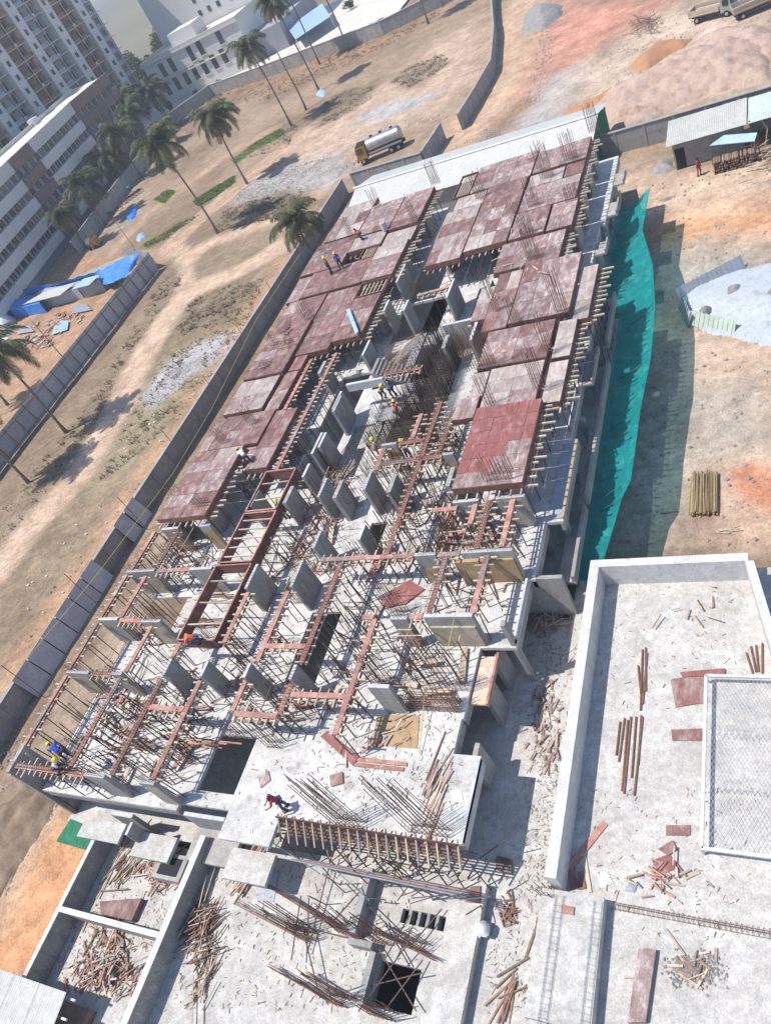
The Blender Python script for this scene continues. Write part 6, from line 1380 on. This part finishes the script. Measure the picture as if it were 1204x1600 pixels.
# small scraps nobody could count
def scraps(label, zones, ma, name='scraps'):
    mb = MB()
    for (px,py,rx,ry,z,n) in zones:
        for i in range(n):
            x, y = at(px+ru(-1,1)*rx, py+ru(-1,1)*ry, z)
            if z == ZF and not f_fill(x,y): continue
            if z == ZM and not m_fill(x,y): continue
            a = ru(0,PI); l = ru(.04,.24)*(2.2 if rnd() < .08 else 1); w = ru(.01,.035); d = Vector((math.cos(a),math.sin(a),0)); mb.bar(Vector((x,y,z+.02))-d*l/2, Vector((x,y,z+.02+ru(0,.05)))+d*l/2, w, .02)
    tag(mb.build(name, M_[ma]), label, 'debris', kind='stuff')
ZN = [(1040,1000,110,110,ZP,110),(1030,1350,150,120,ZP,160),(860,1200,40,240,ZP,520),(800,1480,40,110,ZP,160),(600,1180,120,90,ZF,260),(430,1100,250,200,ZF,700),(620,850,180,120,ZF,500),(450,1450,200,130,ZM,700),(200,1400,60,90,3.6,350),(150,1500,60,60,3.6,260)]
scraps('small dark splinters and rod ends strewn over the concrete floors', [z_[:5]+(int(z_[5]*.7),) for z_ in ZN], 'timber_dark')
scraps('small pale splinters and offcuts strewn over the concrete floors', [z_[:5]+(z_[5]//3,) for z_ in ZN], 'timber')
mb = MB()
for i in range(420):
    x, y = at(1085+random.gauss(0,20), 1515+random.gauss(0,13), ZP); n0 = len(mb.v); stone(mb, x, y, .03, .09)
    for q in range(n0, len(mb.v)): mb.v[q] = (mb.v[q][0], mb.v[q][1], mb.v[q][2]+ZP+.01)
for i in range(500):
    x, y = at(855+random.gauss(0,16), ru(980,1380), ZP)
    if p_fill(x,y) and x > -14: 
        n0 = len(mb.v); stone(mb, x, y, .015, .06)
        for q in range(n0, len(mb.v)): mb.v[q] = (mb.v[q][0], mb.v[q][1], mb.v[q][2]+ZP+.01)
tag(mb.build('broken_concrete', M_['gravel']), 'grey broken concrete and grit lying on the terrace floor', 'rubble', kind='stuff')
# scaffold pipes on the near terrace
h = thing('scaffold', 'tangle of scaffold pipes below the front edge of the floor slab', 'scaffold', A3(560,1370,ZM))
for k in range(46):
    x, y = at(ru(470,770), ru(1330,1420), ZM); 
    if rnd() < .5: q = (x+ru(-.4,.4),y+ru(-.3,.3),ZM+ru(1.4,2.6))
    else: q = (x+ru(-2.2,2.2),y+ru(-.8,.8),ZM+ru(.8,2.2))
    ppipe('pipe', M_[random.choice(['prop','rust','galv'])], h, (x,y,ZM+ru(0,.8)*(rnd()<.3)), q, .028)
for k in range(6):
    z = ZM+.6+.35*k; MB().tube((-23,9.1-.12*k,z),(-14.3,9.0-.15*k,z+.1),.03,5).build('ledger', M_['galv' if k%2 else 'rust'], h)
h = thing('scaffold', 'loose scaffold frames over the dark opening near the bottom edge', 'scaffold', A3(610,1540,ZM))
for (p,q) in (((590,1480),(650,1580)),((660,1500),(600,1580)),((580,1540),(660,1520)),((560,1580),(640,1470)),((600,1440),(640,1510)),((640,1430),(600,1500)),((540,1380),(610,1450)),((600,1350),(520,1440)),((690,1420),(640,1480)),((440,1440),(560,1470)),((470,1400),(455,1500)),((500,1560),(470,1440)),((520,1330),(480,1490))):
    ppipe('pipe', M_['prop'], h, A3(*p,ZM+ru(.2,.6)), A3(*q,ZM+ru(.1,.9)), .03)
h = thing('tied_bars', 'bundled rusty beam cages lying across the near terrace', 'reinforcement', A3(500,1480,ZM))
for (p,q,n) in (((420,1385),(560,1470),10),((370,1410),(480,1470),8),((420,1510),(530,1570),8),((480,1520),(600,1590),8),((580,1450),(680,1500),9)):
    for k in range(n): ppipe('bar', M_['rust'], h, A3(p[0]+ru(-4,4),p[1]+ru(-4,4),ZM+ru(.3,.7)), A3(q[0]+ru(-4,4),q[1]+ru(-4,4),ZM+ru(.1,.5)), .013, 4)
# white corrugated sheets at the bottom left
r = thing('sheet_roof', 'white corrugated sheets and rails at the bottom left corner', 'roof', A3(60,1575,5.2))
me_s = corr_sheet(1.0,2.4,6,.05,M_['white_sheet'])
for k in range(6):
    o = link('roof_sheet', me_s, r); o.location = (-38.9+k*.98,-1.4,5.35+.03*(k%2)); o.rotation_euler = (.12,0,0)
for y in (-1.3,.0,.8): MB().bar((-39.2,y,5.28),(-32.6,y,5.28),.1,.12).build('rail', M_['galv'], r)
MB().box(-39,-32.6,-2,.7,3.61,4.2).build('deck', M_['timber_dark'], r)
# drum, bundle, tanks
x, y = at(602,360,ZD); r = thing('drum', 'pale grey drum standing on the far left deck', 'drum', (x,y,ZD)); MB().lathe([(.26,0),(.3,.03),(.3,.4),(.31,.43),(.3,.46),(.3,.82),(.27,.85)],(x,y,ZD+.02),14).build('shell', M_['conc_top'], r); MB().lathe([(.2,0),(.2,.02)],(x,y,ZD+.875),12).build('lid', M_['galv'], r)
x, y = at(752,1450,ZM); heap('white_bundle', 'white plastic bundle on the terrace edge near the bottom', 'bundle', [(x-.3,y-.22),(x+.2,y-.2),(x+.28,y+.12),(x,y+.25),(x-.25,y+.15)], ZM, .3, M_['cloth_white'], .07, .15, True, seed=3)
x, y = at(985,1388,ZP); heap('plastic_scrap', 'bluish plastic scrap on the terrace', 'scrap', [(x-.25,y-.15),(x+.2,y-.2),(x+.28,y+.14),(x-.1,y+.2)], ZP, .12, M_['panel_grey'], .07, .12, True, seed=4)
# yellow guide ropes of the site
for k, (pts, lab) in enumerate([([(470,395,5.5),(400,500,5.2),(330,640,5.0),(270,740,4.8),(150,900,4.6),(0,1080,4.4)],'thin yellow rope strung along the long boundary wall'),([(480,860,8.5),(445,920,7.0),(420,985,6.5)],'yellow rope hanging on the shear wall near the dark opening'),([(710,960,8.9),(700,1010,7.6),(665,1060,7.2),(655,1180,6.5)],'yellow rope hanging from the right crosswise wall')]):
    tag(MB().path([A3(*p) for p in pts], .022, 4).build('rope', M_['rope']), lab, 'rope')
for k in range(7):
    y = 19+k*9; tag(MB().tube((CW+1.6,y,0),(CW+1.6,y,4.9-.1*k),.035,5).build('stake', M_['rust']), 'slim rusty post of the rope line by the long wall, %s from the near end' % ordw(k+1), 'post', 'rope posts by the long wall')

# ------------------------------------------------------------------ thin haze of the air
hz = MB().box(-9400,9400,-9400,9400,-1.0,66).build('haze', None)
hm = bpy.data.materials.new('haze'); hm.use_nodes = True; N = hm.node_tree.nodes; N.remove(N['Principled BSDF'])
pv = N.new('ShaderNodeVolumePrincipled'); pv.inputs['Color'].default_value = (.80,.87,.96,1); pv.inputs['Density'].default_value = .00045
hm.node_tree.links.new(pv.outputs[0], N['Material Output'].inputs['Volume']); hz.data.materials.append(hm)
tag(hz, kind='stuff')
